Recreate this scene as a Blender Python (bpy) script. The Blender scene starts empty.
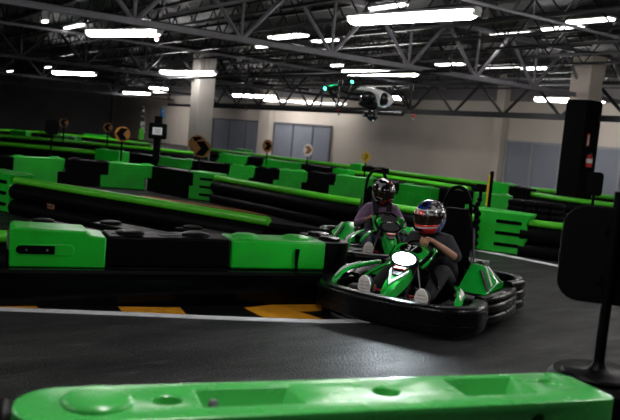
import bpy, bmesh, math, random
from mathutils import Vector, Matrix
random.seed(7)
PI = math.pi
SC = bpy.context.scene
COL = SC.collection
R = math.radians

# ------------------------------------------------------------ camera numbers (metres) and plan helpers
CAM_H, FOC = 1.6, 750.0
PITCH, ROLL = R(5.7), R(5.0)
_F = Vector((0, math.cos(PITCH), -math.sin(PITCH)))
_U0 = Vector((0, math.sin(PITCH), math.cos(PITCH)))
_R = Vector((1, 0, 0)) * math.cos(ROLL) + _U0 * math.sin(ROLL)
_U = -Vector((1, 0, 0)) * math.sin(ROLL) + _U0 * math.cos(ROLL)

def ray(x, y):
    return _F + _R * ((x - 310) / FOC) + _U * ((210 - y) / FOC)
def at(x, y, Z=0.0):                      # point of the horizontal plane at height Z
    d = ray(x, y); t = (Z - CAM_H) / d.z
    return Vector((d.x * t, d.y * t, Z))
def atY(x, y, D):
    d = ray(x, y); t = D / d.y
    return Vector((d.x * t, D, CAM_H + d.z * t))
TH = R(35)
AX = Vector((math.cos(TH), math.sin(TH), 0)); BX = Vector((-math.sin(TH), math.cos(TH), 0))
def W(a, b, z=0.0):                       # building grid -> world
    return AX * a + BX * b + Vector((0, 0, z))
def onA(x, y, a):                         # (b, z) where the sight line meets the plane a
    d = ray(x, y); t = a / d.dot(AX); p = d * t
    return p.dot(BX), CAM_H + p.z
def onB(x, y, b):
    d = ray(x, y); t = b / d.dot(BX); p = d * t
    return p.dot(AX), CAM_H + p.z

# ------------------------------------------------------------ materials
def pmat(name, col, rough=0.5, metal=0.0, noise=0.0, nscale=8.0, bump=0.0, bscale=40.0, emit=None, estr=0.0, coat=0.0, rnoise=0.0, spec=0.5, col2=None):
    m = bpy.data.materials.new(name); m.use_nodes = True
    nt = m.node_tree; b = nt.nodes['Principled BSDF']
    b.inputs['Base Color'].default_value = (*col, 1); b.inputs['Roughness'].default_value = rough
    b.inputs['Metallic'].default_value = metal; b.inputs['Specular IOR Level'].default_value = spec
    b.inputs['Coat Weight'].default_value = coat
    tc = nt.nodes.new('ShaderNodeTexCoord')
    nz = nt.nodes.new('ShaderNodeTexNoise'); nz.inputs['Scale'].default_value = nscale; nz.inputs['Detail'].default_value = 6
    nt.links.new(tc.outputs['Object'], nz.inputs['Vector'])
    if noise > 0 or col2:
        mx = nt.nodes.new('ShaderNodeMix'); mx.data_type = 'RGBA'
        mx.inputs[6].default_value = (*col, 1)
        c2 = col2 if col2 else tuple(c * (1 - noise) for c in col)
        mx.inputs[7].default_value = (*c2, 1)
        rp = nt.nodes.new('ShaderNodeValToRGB'); rp.color_ramp.elements[0].position = .38; rp.color_ramp.elements[1].position = .66
        nt.links.new(nz.outputs['Fac'], rp.inputs['Fac']); nt.links.new(rp.outputs['Color'], mx.inputs[0])
        nt.links.new(mx.outputs[2], b.inputs['Base Color'])
    if rnoise > 0:
        mr = nt.nodes.new('ShaderNodeMapRange'); mr.inputs['From Min'].default_value = .3; mr.inputs['From Max'].default_value = .7
        mr.inputs['To Min'].default_value = max(0.02, rough - rnoise); mr.inputs['To Max'].default_value = min(1, rough + rnoise)
        nt.links.new(nz.outputs['Fac'], mr.inputs['Value']); nt.links.new(mr.outputs['Result'], b.inputs['Roughness'])
    if bump > 0:
        n2 = nt.nodes.new('ShaderNodeTexNoise'); n2.inputs['Scale'].default_value = bscale; n2.inputs['Detail'].default_value = 4
        nt.links.new(tc.outputs['Object'], n2.inputs['Vector'])
        bp = nt.nodes.new('ShaderNodeBump'); bp.inputs['Strength'].default_value = bump; bp.inputs['Distance'].default_value = .02
        nt.links.new(n2.outputs['Fac'], bp.inputs['Height']); nt.links.new(bp.outputs['Normal'], b.inputs['Normal'])
    if emit:
        b.inputs['Emission Color'].default_value = (*emit, 1); b.inputs['Emission Strength'].default_value = estr
    return m

M = {}
M['green'] = pmat('green_plastic', (.008, .48, .022), .38, noise=.22, nscale=3, bump=.06, bscale=30, rnoise=.1)
M['green_near'] = pmat('green_plastic_near', (.06, .46, .085), .27, spec=.9, noise=.12, nscale=5, bump=.05, bscale=9, rnoise=.04)
M['lime'] = pmat('lime_tube', (.09, .62, .02), .35, noise=.12, nscale=3)
M['black'] = pmat('black_plastic', (.0018, .0018, .0022), .42, spec=.06, noise=.4, nscale=6, bump=.06, bscale=30, rnoise=.12)
M['rubber'] = pmat('black_rubber', (.002, .002, .0028), .5, spec=.06, noise=.3, nscale=5, bump=.08, bscale=40, rnoise=.1)
M['belt'] = pmat('glossy_black_belt', (.0015, .0015, .0018), .2, spec=.12, noise=.4, nscale=4, bump=.1, bscale=8, rnoise=.1)
M['steel'] = pmat('dark_painted_steel', (.022, .022, .026), .4, metal=.4, noise=.3, nscale=5)
M['girder'] = pmat('grey_painted_steel', (.27, .26, .29), .45, metal=.1, noise=.2, nscale=4)
M['deck'] = pmat('roof_deck', (.018, .018, .022), .40, metal=.5, noise=.5, nscale=.35, rnoise=.15)
M['beige'] = pmat('beige_wall', (.56, .50, .435), .8, noise=.12, nscale=.5)
M['darkwall'] = pmat('dark_wall', (.16, .15, .155), .8, noise=.2, nscale=.6)
M['pane'] = pmat('blue_grey_glazing', (.22, .235, .28), .35, noise=.1, nscale=1.0)
M['mullion'] = pmat('dark_mullion', (.12, .12, .14), .5, noise=.1)
M['winframe'] = pmat('grey_window_frame', (.30, .30, .32), .5, noise=.1)
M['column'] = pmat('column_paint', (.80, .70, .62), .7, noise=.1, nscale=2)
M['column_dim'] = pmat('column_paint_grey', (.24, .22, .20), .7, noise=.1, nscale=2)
M['colblack'] = pmat('column_black_paint', (.0035, .0035, .004), .6, noise=.2, nscale=2, spec=.04)
M['lamp'] = pmat('lamp_diffuser', (.9, .9, .9), .5, emit=(1, .97, .95), estr=22)
M['stripglow'] = pmat('bright_strip_glow', (.9, .9, .9), .5, emit=(1, .97, .95), estr=4)
M['white'] = pmat('white_paint', (.75, .75, .75), .5, noise=.2, nscale=10)
M['linewhite'] = pmat('white_line_paint', (.85, .85, .88), .5, noise=.15, nscale=9)
M['orange'] = pmat('orange_kerb_paint', (.78, .33, .02), .35, noise=.2, nscale=9, bump=.1, bscale=60)
M['orange_worn'] = pmat('worn_orange_paint', (.32, .13, .02), .5, noise=.5, nscale=3)
M['kerbblack'] = pmat('black_kerb_paint', (.004, .004, .005), .35, spec=.3, noise=.3, nscale=9, bump=.1, bscale=60)
M['signorange'] = pmat('orange_sign', (.26, .105, .012), .45, noise=.1)
M['signyellow'] = pmat('yellow_sign', (.72, .42, .01), .45, noise=.1)
M['red'] = pmat('red_paint', (.55, .03, .02), .35, noise=.1)
M['dred'] = pmat('red_bar', (.35, .015, .015), .35, noise=.1)
M['kartgreen'] = pmat('kart_green_plastic', (.008, .42, .04), .22, noise=.1, nscale=8, coat=.4)
M['kartblack'] = pmat('kart_black_plastic', (.002, .002, .0024), .3, spec=.2, noise=.2, nscale=9, bump=.05, bscale=10, rnoise=.05)
M['tyre'] = pmat('tyre_rubber', (.012, .012, .012), .6, noise=.3, nscale=20)
M['chrome'] = pmat('bright_metal', (.55, .55, .58), .22, metal=1.0, noise=.1)
M['tubesteel'] = pmat('kart_frame_steel', (.10, .10, .11), .35, metal=.7, noise=.2)
M['seat'] = pmat('black_seat', (.002, .002, .0025), .5, spec=.03, noise=.3, nscale=10)
M['skin'] = pmat('skin', (.52, .26, .17), .5, noise=.15, nscale=14)
M['shirt'] = pmat('charcoal_shirt', (.034, .036, .043), .85, noise=.35, nscale=12, bump=.25, bscale=16)
M['trousers'] = pmat('dark_trousers', (.014, .014, .017), .85, noise=.35, nscale=12, bump=.25, bscale=14)
M['hoodie'] = pmat('mauve_hoodie', (.27, .16, .28), .9, noise=.25, nscale=10, bump=.3, bscale=14)
M['jeans'] = pmat('blue_jeans', (.02, .035, .06), .85, noise=.3, nscale=12, bump=.2)
M['sole'] = pmat('pale_shoe_sole', (.80, .74, .70), .6, noise=.15, nscale=30)
M['shoe'] = pmat('dark_shoe', (.02, .02, .022), .6, noise=.2)
M['visor'] = pmat('dark_visor', (.022, .010, .008), .08, noise=.4, nscale=5, coat=.5)
M['helmetblack'] = pmat('black_helmet', (.010, .010, .012), .15, noise=.3, coat=.6)
M['led'] = pmat('headlight_led', (.9, .95, 1), .3, emit=(.80, .95, 1.0), estr=90)
M['greenled'] = pmat('green_led', (.1, .9, .4), .3, emit=(.02, 1.0, .35), estr=14)
M['screen'] = pmat('lit_screen', (.3, .3, .3), .4, emit=(.8, .85, .85), estr=.14)
M['blueflag'] = pmat('blue_flag', (.03, .16, .40), .8, noise=.1)
M['drone'] = pmat('drone_white', (.72, .70, .72), .25, noise=.05, coat=.3)
M['carbon'] = pmat('drone_carbon', (.010, .010, .012), .3, noise=.3, nscale=30)
M['brown'] = pmat('brown_tag', (.22, .10, .05), .6, noise=.2)
M['paper'] = pmat('grey_label', (.16, .16, .17), .6, noise=.5, nscale=30)
M['seatbelt'] = pmat('belt_webbing', (.01, .01, .012), .8, noise=.3)
M['logored'] = pmat('logo_red', (.6, .08, .05), .4, noise=.1)
M['logoblue'] = pmat('logo_blue', (.04, .10, .55), .3, noise=.1)

# floor: dark sealed asphalt with grain and scuffs
def floor_material():
    m = bpy.data.materials.new('asphalt_floor'); m.use_nodes = True; nt = m.node_tree; b = nt.nodes['Principled BSDF']
    tc = nt.nodes.new('ShaderNodeTexCoord')
    n1 = nt.nodes.new('ShaderNodeTexNoise'); n1.inputs['Scale'].default_value = 1.1; n1.inputs['Detail'].default_value = 8; n1.inputs['Roughness'].default_value = .65
    mp = nt.nodes.new('ShaderNodeMapping'); mp.inputs['Rotation'].default_value = (0, 0, R(-18)); mp.inputs['Scale'].default_value = (.6, 1.9, 1)
    nt.links.new(tc.outputs['Object'], mp.inputs['Vector']); nt.links.new(mp.outputs['Vector'], n1.inputs['Vector'])
    r1 = nt.nodes.new('ShaderNodeValToRGB')
    r1.color_ramp.elements[0].position = .35; r1.color_ramp.elements[0].color = (.004, .004, .0045, 1)
    r1.color_ramp.elements[1].position = .72; r1.color_ramp.elements[1].color = (.030, .029, .030, 1)
    nt.links.new(n1.outputs['Fac'], r1.inputs['Fac'])
    # fine speckle of the stones
    n2 = nt.nodes.new('ShaderNodeTexNoise'); n2.inputs['Scale'].default_value = 60; n2.inputs['Detail'].default_value = 3
    nt.links.new(tc.outputs['Object'], n2.inputs['Vector'])
    r2 = nt.nodes.new('ShaderNodeMapRange'); r2.inputs['From Min'].default_value = .35; r2.inputs['From Max'].default_value = .7
    r2.inputs['To Min'].default_value = .05; r2.inputs['To Max'].default_value = 2.6
    nt.links.new(n2.outputs['Fac'], r2.inputs['Value'])
    vm = nt.nodes.new('ShaderNodeVectorMath'); vm.operation = 'SCALE'
    nt.links.new(r1.outputs['Color'], vm.inputs[0]); nt.links.new(r2.outputs['Result'], vm.inputs['Scale'])
    n4 = nt.nodes.new('ShaderNodeTexNoise'); n4.inputs['Scale'].default_value = 95; n4.inputs['Detail'].default_value = 2
    nt.links.new(tc.outputs['Object'], n4.inputs['Vector'])
    r4 = nt.nodes.new('ShaderNodeMapRange'); r4.inputs['From Min'].default_value = .60; r4.inputs['From Max'].default_value = .72; r4.inputs['To Max'].default_value = .16
    nt.links.new(n4.outputs['Fac'], r4.inputs['Value'])
    # pale streaky scuffs
    mp5 = nt.nodes.new('ShaderNodeMapping'); mp5.inputs['Rotation'].default_value = (0, 0, R(-42)); mp5.inputs['Scale'].default_value = (1.0, 4.5, 1)
    nt.links.new(tc.outputs['Object'], mp5.inputs['Vector'])
    n5 = nt.nodes.new('ShaderNodeTexNoise'); n5.inputs['Scale'].default_value = 1.6; n5.inputs['Detail'].default_value = 7; n5.inputs['Roughness'].default_value = .7
    nt.links.new(mp5.outputs['Vector'], n5.inputs['Vector'])
    r5 = nt.nodes.new('ShaderNodeMapRange'); r5.inputs['From Min'].default_value = .56; r5.inputs['From Max'].default_value = .76; r5.inputs['To Max'].default_value = .06
    nt.links.new(n5.outputs['Fac'], r5.inputs['Value'])
    ad = nt.nodes.new('ShaderNodeMath'); nt.links.new(r4.outputs['Result'], ad.inputs[0]); nt.links.new(r5.outputs['Result'], ad.inputs[1])
    va = nt.nodes.new('ShaderNodeVectorMath'); nt.links.new(vm.outputs['Vector'], va.inputs[0]); nt.links.new(ad.outputs[0], va.inputs[1])
    nt.links.new(va.outputs['Vector'], b.inputs['Base Color'])
    n3 = nt.nodes.new('ShaderNodeTexNoise'); n3.inputs['Scale'].default_value = 2.3; n3.inputs['Detail'].default_value = 5
    nt.links.new(mp.outputs['Vector'], n3.inputs['Vector'])
    r3 = nt.nodes.new('ShaderNodeMapRange'); r3.inputs['From Min'].default_value = .3; r3.inputs['From Max'].default_value = .7
    r3.inputs['To Min'].default_value = .38; r3.inputs['To Max'].default_value = .62
    nt.links.new(n3.outputs['Fac'], r3.inputs['Value']); nt.links.new(r3.outputs['Result'], b.inputs['Roughness'])
    bp = nt.nodes.new('ShaderNodeBump'); bp.inputs['Strength'].default_value = .8; bp.inputs['Distance'].default_value = .012
    nt.links.new(n2.outputs['Fac'], bp.inputs['Height']); nt.links.new(bp.outputs['Normal'], b.inputs['Normal'])
    b.inputs['Specular IOR Level'].default_value = .20
    return m
M['floor'] = floor_material()

def deck_material():
    m = M['deck']; nt = m.node_tree; b = nt.nodes['Principled BSDF']
    tc = nt.nodes.new('ShaderNodeTexCoord'); wv = nt.nodes.new('ShaderNodeTexWave'); wv.bands_direction = 'X'
    wv.inputs['Scale'].default_value = 2.2
    nt.links.new(tc.outputs['Object'], wv.inputs['Vector'])
    bp = nt.nodes.new('ShaderNodeBump'); bp.inputs['Strength'].default_value = .9; bp.inputs['Distance'].default_value = .04
    nt.links.new(wv.outputs['Fac'], bp.inputs['Height']); nt.links.new(bp.outputs['Normal'], b.inputs['Normal'])
deck_material()

def helmet_material():
    # painted graphics of the driver's helmet: blue crown band, white/chrome shell with black flecks, red front patches, blue checks low on the side
    m = bpy.data.materials.new('helmet_graphics'); m.use_nodes = True; nt = m.node_tree; b = nt.nodes['Principled BSDF']
    b.inputs['Roughness'].default_value = .14; b.inputs['Coat Weight'].default_value = .6
    tc = nt.nodes.new('ShaderNodeTexCoord'); sp = nt.nodes.new('ShaderNodeSeparateXYZ'); nt.links.new(tc.outputs['Object'], sp.inputs[0])
    vo = nt.nodes.new('ShaderNodeTexVoronoi'); vo.inputs['Scale'].default_value = 22; nt.links.new(tc.outputs['Object'], vo.inputs['Vector'])
    rp = nt.nodes.new('ShaderNodeValToRGB'); rp.color_ramp.interpolation = 'CONSTANT'
    els = rp.color_ramp.elements
    els[0].position = 0; els[0].color = (.42, .40, .41, 1)
    els[1].position = .45; els[1].color = (.12, .115, .12, 1)
    e = els.new(.62); e.color = (.02, .02, .03, 1); e = els.new(.80); e.color = (.5, .5, .5, 1)
    nt.links.new(vo.outputs['Distance'], rp.inputs['Fac'])
    sc = nt.nodes.new('ShaderNodeMath'); sc.operation = 'MULTIPLY'; sc.inputs[1].default_value = 1.0
    nt.links.new(vo.outputs['Distance'], sc.inputs[0]); nt.links.new(sc.outputs[0], rp.inputs['Fac'])
    cur = rp.outputs['Color']
    def mask(src, lo, hi):
        a = nt.nodes.new('ShaderNodeMath'); a.operation = 'GREATER_THAN'; a.inputs[1].default_value = lo; nt.links.new(src, a.inputs[0])
        c = nt.nodes.new('ShaderNodeMath'); c.operation = 'LESS_THAN'; c.inputs[1].default_value = hi; nt.links.new(src, c.inputs[0])
        d = nt.nodes.new('ShaderNodeMath'); d.operation = 'MULTIPLY'; nt.links.new(a.outputs[0], d.inputs[0]); nt.links.new(c.outputs[0], d.inputs[1])
        return d.outputs[0]
    def mul(x, y):
        d = nt.nodes.new('ShaderNodeMath'); d.operation = 'MULTIPLY'; nt.links.new(x, d.inputs[0]); nt.links.new(y, d.inputs[1]); return d.outputs[0]
    def over(cur, fac, col):
        mx = nt.nodes.new('ShaderNodeMix'); mx.data_type = 'RGBA'; nt.links.new(fac, mx.inputs[0]); nt.links.new(cur, mx.inputs[6])
        if isinstance(col, tuple): mx.inputs[7].default_value = (*col, 1)
        else: nt.links.new(col, mx.inputs[7])
        return mx.outputs[2]
    ck = nt.nodes.new('ShaderNodeTexChecker'); ck.inputs['Scale'].default_value = 42
    ck.inputs['Color1'].default_value = (.02, .05, .30, 1); ck.inputs['Color2'].default_value = (.30, .38, .62, 1)
    nt.links.new(tc.outputs['Object'], ck.inputs['Vector'])
    X, Y, Z = sp.outputs
    cur = over(cur, mul(mask(Z, -.2, -.03), mask(Y, .05, .3)), ck.outputs['Color'])          # checks
    cur = over(cur, mul(mask(Z, .095, .16), mask(Y, -.2, .04)), (.015, .03, .22))              # crown band
    cur = over(cur, mul(mask(Z, .082, .095), mask(X, .02, .2)), (.65, .64, .64))
    cur = over(cur, mul(mask(Z, .02, .082), mul(mask(X, .04, .3), mask(Y, -.2, .015))), (.85, .05, .045))
    cur = over(cur, mul(mask(Z, .02, .082), mul(mask(X, .04, .3), mask(Y, -.07, -.04))), (.7, .7, .7))
    cur = over(cur, mul(mask(Z, -.2, -.05), mask(X, .07, .3)), (.85, .04, .035))
    cur = over(cur, mul(mask(Z, -.085, -.068), mask(X, .07, .3)), (.65, .65, .66))
    nt.links.new(cur, b.inputs['Base Color'])
    return m
M['helmet'] = helmet_material()

def helmet2_material():
    m = pmat('black_red_helmet', (.008, .008, .010), .12, coat=.6); nt = m.node_tree; b = nt.nodes['Principled BSDF']
    tc = nt.nodes.new('ShaderNodeTexCoord'); vo = nt.nodes.new('ShaderNodeTexVoronoi'); vo.inputs['Scale'].default_value = 9; nt.links.new(tc.outputs['Object'], vo.inputs['Vector'])
    rp = nt.nodes.new('ShaderNodeValToRGB'); rp.color_ramp.interpolation = 'CONSTANT'; e = rp.color_ramp.elements
    e[0].color = (.30, .02, .02, 1); e[1].position = .30; e[1].color = (.008, .008, .01, 1); x = e.new(.62); x.color = (.35, .33, .34, 1)  # pale cells put white glare into the shell colour
    nt.links.new(vo.outputs['Distance'], rp.inputs['Fac']); nt.links.new(rp.outputs['Color'], b.inputs['Base Color']); return m
M['helmetblack2'] = helmet2_material()
def checker_mat():
    m = bpy.data.materials.new('checkered_cloth'); m.use_nodes = True; nt = m.node_tree; b = nt.nodes['Principled BSDF']
    tc = nt.nodes.new('ShaderNodeTexCoord'); ck = nt.nodes.new('ShaderNodeTexChecker'); ck.inputs['Scale'].default_value = 7
    ck.inputs['Color1'].default_value = (.02, .02, .02, 1); ck.inputs['Color2'].default_value = (.5, .5, .52, 1)
    nt.links.new(tc.outputs['Object'], ck.inputs['Vector']); nt.links.new(ck.outputs['Color'], b.inputs['Base Color'])
    b.inputs['Roughness'].default_value = .8
    return m
M['checker'] = checker_mat()
M['rimblack'] = pmat('glossy_black_rim', (.006, .006, .007), .12, spec=.6, noise=.2)

# ------------------------------------------------------------ mesh builder
class MB:
    def __init__(s): s.v = []; s.f = []; s.mi = []; s.m = 0
    def add(s, vs, fs):
        o = len(s.v); s.v += [Vector(v) for v in vs]; s.f += [tuple(i + o for i in f) for f in fs]; s.mi += [s.m] * len(fs); return s
    def box(s, c, d, rot=0, ax='Z'):
        x, y, z = d[0] / 2, d[1] / 2, d[2] / 2
        vs = [Vector(p) for p in ((-x, -y, -z), (x, -y, -z), (x, y, -z), (-x, y, -z), (-x, -y, z), (x, -y, z), (x, y, z), (-x, y, z))]
        if rot:
            m = Matrix.Rotation(rot, 3, ax); vs = [m @ v for v in vs]
        c = Vector(c)
        return s.add([v + c for v in vs], [(3, 2, 1, 0), (4, 5, 6, 7), (0, 1, 5, 4), (1, 2, 6, 5), (2, 3, 7, 6), (3, 0, 4, 7)])
    def tube(s, pts, r, n=10, caps=True, closed=False):
        pts = [Vector(p) for p in pts]; N = len(pts); rings = []
        rr = r if isinstance(r, (list, tuple)) else [r] * N
        up = None
        for i, p in enumerate(pts):
            if closed: t = pts[(i + 1) % N] - pts[i - 1]
            else: t = pts[min(i + 1, N - 1)] - pts[max(i - 1, 0)]
            t.normalize()
            if up is None:
                up = Vector((0, 0, 1)) if abs(t.z) < .9 else Vector((1, 0, 0))
            u = (up - t * up.dot(t)); u.normalize(); w = t.cross(u); up = u
            rings.append([p + (u * math.cos(2 * PI * k / n) + w * math.sin(2 * PI * k / n)) * rr[i] for k in range(n)])
        vs = [v for rg in rings for v in rg]; fs = []
        for i in range(N if closed else N - 1):
            j = (i + 1) % N
            for k in range(n):
                fs.append((i * n + k, i * n + (k + 1) % n, j * n + (k + 1) % n, j * n + k))
        if caps and not closed:
            fs.append(tuple(range(n))[::-1]); fs.append(tuple(range((N - 1) * n, N * n)))
        return s.add(vs, fs)
    def lathe(s, prof, n=24, c=(0, 0, 0), axis='Z'):
        vs = []; fs = []; P = len(prof)
        for k in range(n):
            a = 2 * PI * k / n
            for (r, z) in prof:
                v = Vector((r * math.cos(a), r * math.sin(a), z))
                if axis == 'X': v = Vector((v.z, v.x, v.y))
                if axis == 'Y': v = Vector((v.x, v.z, v.y)) * 1.0; 
                vs.append(v + Vector(c))
        for k in range(n):
            j = (k + 1) % n
            for i in range(P - 1): fs.append((k * P + i, j * P + i, j * P + i + 1, k * P + i + 1))
        return s.add(vs, fs)
    def prism(s, poly, vec, to=None):
        # poly: list of 3D points (planar), extruded along vec
        poly = [Vector(p) for p in poly]; vec = Vector(vec); n = len(poly)
        vs = poly + [p + vec for p in poly]
        fs = [tuple(range(n))[::-1], tuple(range(n, 2 * n))] + [(i, (i + 1) % n, n + (i + 1) % n, n + i) for i in range(n)]
        return s.add(vs, fs)
    def loft(s, secs, caps=True, closed=False):
        n = len(secs[0]); N = len(secs); vs = [Vector(p) for sec in secs for p in sec]; fs = []
        for i in range(N if closed else N - 1):
            j = (i + 1) % N
            for k in range(n): fs.append((i * n + k, i * n + (k + 1) % n, j * n + (k + 1) % n, j * n + k))
        if caps and not closed: fs.append(tuple(range(n))[::-1]); fs.append(tuple(range((N - 1) * n, N * n)))
        return s.add(vs, fs)
    def ball(s, c, r, nu=16, nv=10):
        rx, ry, rz = (r, r, r) if not isinstance(r, (tuple, list)) else r
        vs = []; fs = []; c = Vector(c)
        for i in range(nv + 1):
            p = -PI / 2 + PI * i / nv
            for k in range(nu):
                a = 2 * PI * k / nu; vs.append(c + Vector((rx * math.cos(p) * math.cos(a), ry * math.cos(p) * math.sin(a), rz * math.sin(p))))
        for i in range(nv):
            for k in range(nu): fs.append((i * nu + k, i * nu + (k + 1) % nu, (i + 1) * nu + (k + 1) % nu, (i + 1) * nu + k))
        return s.add(vs, fs)
    def build(s, name, mats, parent=None, bevel=0, seg=2, smooth=True, angle=40, subd=0):
        me = bpy.data.meshes.new(name); me.from_pydata([tuple(v) for v in s.v], [], s.f)
        if not isinstance(mats, (list, tuple)): mats = [mats]
        for m in mats: me.materials.append(m)
        for p, i in zip(me.polygons, s.mi): p.material_index = min(i, len(mats) - 1)
        bm = bmesh.new(); bm.from_mesh(me); bmesh.ops.remove_doubles(bm, verts=bm.verts, dist=1e-5)
        bmesh.ops.recalc_face_normals(bm, faces=bm.faces); bm.to_mesh(me); bm.free()
        if smooth:
            me.shade_smooth(); me.set_sharp_from_angle(angle=R(angle))
        o = bpy.data.objects.new(name, me); COL.objects.link(o)
        if parent: o.parent = parent
        if bevel:
            b = o.modifiers.new('bevel', 'BEVEL'); b.width = bevel; b.segments = seg; b.limit_method = 'ANGLE'; b.angle_limit = R(35)
            b.harden_normals = False
        if subd:
            b = o.modifiers.new('subdivision', 'SUBSURF'); b.levels = subd; b.render_levels = subd
        return o

def empty(name, loc=(0, 0, 0), rz=0, parent=None):
    o = bpy.data.objects.new(name, None); COL.objects.link(o); o.location = loc; o.rotation_euler = (0, 0, rz); o.empty_display_size = .1
    if parent: o.parent = parent
    return o
def tag(o, label=None, cat=None, group=None, kind=None):
    if label: o['label'] = label
    if cat: o['category'] = cat
    if group: o['group'] = group
    if kind: o['kind'] = kind
    return o
def struct(o): o['kind'] = 'structure'; return o
def copy_tree(o, parent=None):
    c = o.copy(); COL.objects.link(c)
    if parent: c.parent = parent
    for ch in list(o.children): copy_tree(ch, c)
    return c
def text_mesh(txt, size, m, parent, name, mat4, extrude=.002):
    cu = bpy.data.curves.new('t', 'FONT'); cu.body = txt; cu.size = size; cu.extrude = extrude; cu.align_x = 'CENTER'; cu.align_y = 'CENTER'
    t = bpy.data.objects.new('t', cu); COL.objects.link(t)
    bpy.context.view_layer.update()
    dg = bpy.context.evaluated_depsgraph_get(); me = bpy.data.meshes.new_from_object(t.evaluated_get(dg))
    bpy.data.objects.remove(t)
    me.materials.clear(); me.materials.append(m)
    o = bpy.data.objects.new(name, me); COL.objects.link(o); o.parent = parent; o.matrix_local = mat4
    return o
# ============================================================ THE BUILDING
A0, A1, B0, B1, HC = -22.0, 24.0, -16.0, 66.0, 4.75
def slab(name, a0, a1, b0, b1, z0, z1, m, **k):
    mb = MB(); mb.box((0, 0, 0), (a1 - a0, b1 - b0, z1 - z0)); o = mb.build(name, m, smooth=False, **k)
    o.location = W((a0 + a1) / 2, (b0 + b1) / 2, (z0 + z1) / 2); o.rotation_euler = (0, 0, TH); return struct(o)
fl = MB().box((0, 0, -.05), (A1 - A0, B1 - B0, .1)).build('floor', M['floor'], smooth=False)
fl.location = W((A0 + A1) / 2, (B0 + B1) / 2, 0); fl.rotation_euler = (0, 0, TH); struct(fl)
slab('ceiling', A0, A1, B0, B1, HC, HC + .1, M['deck'])
slab('wall_right', A1, A1 + .2, B0, B1, 0, HC, M['beige'])
slab('wall_left', A0 - .2, A0, B0, B1, 0, HC, M['darkwall'])
slab('wall_back', A0, A1, B1, B1 + .2, 0, HC, M['darkwall'])
slab('wall_front', A0, A1, B0 - .2, B0, 0, HC, M['darkwall'])

# glazing groups of the right wall: pixel columns where frames stand, turned into distances along the wall
def glazing(n, bs, top, frames, mm='winframe'):
    b0, b1 = min(bs), max(bs)
    root = empty('window_%d' % n, W(A1 - .06, 0, 0), TH); struct(root)
    pane = MB().box((0, (b0 + b1) / 2, top / 2), (.04, b1 - b0, top)).build('pane', M['pane'], root, smooth=False)
    fr = MB()
    for b in bs: fr.box((-.03, b, top / 2), (.08, frames, top))
    fr.box((-.03, (b0 + b1) / 2, top), (.08, b1 - b0 + frames, frames)); fr.box((-.03, (b0 + b1) / 2, .06), (.08, b1 - b0, .12))
    fr.build('window_frame', M[mm], root, smooth=False)
glazing(1, [onA(x, 135, A1)[0] for x in (205, 214, 230, 247, 262)], 2.14, .11, 'mullion')
glazing(2, [onA(x, 135, A1)[0] for x in (275, 294, 314, 332)], 2.14, .11, 'mullion')
glazing(3, [onA(x, 160, A1)[0] for x in (507, 533, 561)], 2.05, .09)
glazing(4, [onA(x, 165, A1)[0] for x in (592, 622, 650)], 2.05, .09)
# shallow pilasters and the duct-like soffit on the wall
def wallbox(name, x0, x1, y, z0, z1, th, m):
    b0 = onA(x0, y, A1)[0]; b1 = onA(x1, y, A1)[0]
    return slab(name, A1 - th, A1 - .001, min(b0, b1), max(b0, b1), z0, z1, m)
wallbox('trim_1', 262, 273, 140, 0, HC, .35, M['beige'])
wallbox('trim_2', 497, 505, 150, 0, HC, .35, M['beige'])
wallbox('trim_3', 117, 100, 120, 0, HC - .02, .5, M['darkwall'])
slab('trim_10', A1 - .03, A1 - .001, B0 + .01, B1 - .01, 3.65, HC - .01, M['darkwall'])
b_dark = onA(116, 120, A1)[0]
slab('wall_divider', A0, A1 - .55, b_dark, b_dark + .2, 0, HC - .02, M['darkwall'])

# ------------------------------------------------------------ steel
ZB, ZT = 3.3, 4.45
def girder(b, a0, a1, node0, step, label, m, zb=ZB, zt=ZT):
    root = empty('steel_girder', W(a0, b, zb), TH); tag(root, label, 'steel girder'); L = a1 - a0; H = zt - zb
    for z, nm in ((0, 'bottom_chord'), (H, 'top_chord')):
        mb = MB()
        mb.box((L / 2, .035, z), (L, .012, .11)); mb.box((L / 2, -.035, z), (L, .012, .11)); mb.box((L / 2, 0, z - .05), (L, .15, .012))
        mb.build(nm, m, root, smooth=False)
    n0 = math.ceil((a0 - node0) / step)
    k = n0
    while node0 + k * step < a1:
        x = node0 + k * step - a0; k += 1
        for dx in (-step / 2, 0, step / 2):
            xe = min(max(x + dx, 0), L)
            if abs(xe - x - dx) > 1e-6: continue
            r = .045 if dx else .034
            MB().tube([(x, 0, .0), (xe, 0, H)], r, 6).build('web_member', m, root)
    return root
girder(12.9, -20, 23.7, 7.08, 2.15, 'grey open-web steel girder running overhead to the near right column', M['girder'])
girder(26.2, -20, 23.7, 6.2, 2.15, 'dark steel girder carried on the far left column', M['steel'])
girder(39.5, -20, 23.7, 6.2, 2.15, 'dark steel girder spanning the hall just behind the far left column', M['steel'])
girder(53.0, -20, 23.7, 6.2, 2.15, 'dark steel girder farthest back under the roof', M['steel'])
girder(-.4, -20, 23.7, 6.2, 2.15, 'steel girder above and behind the camera end of the track', M['steel'])

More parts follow.
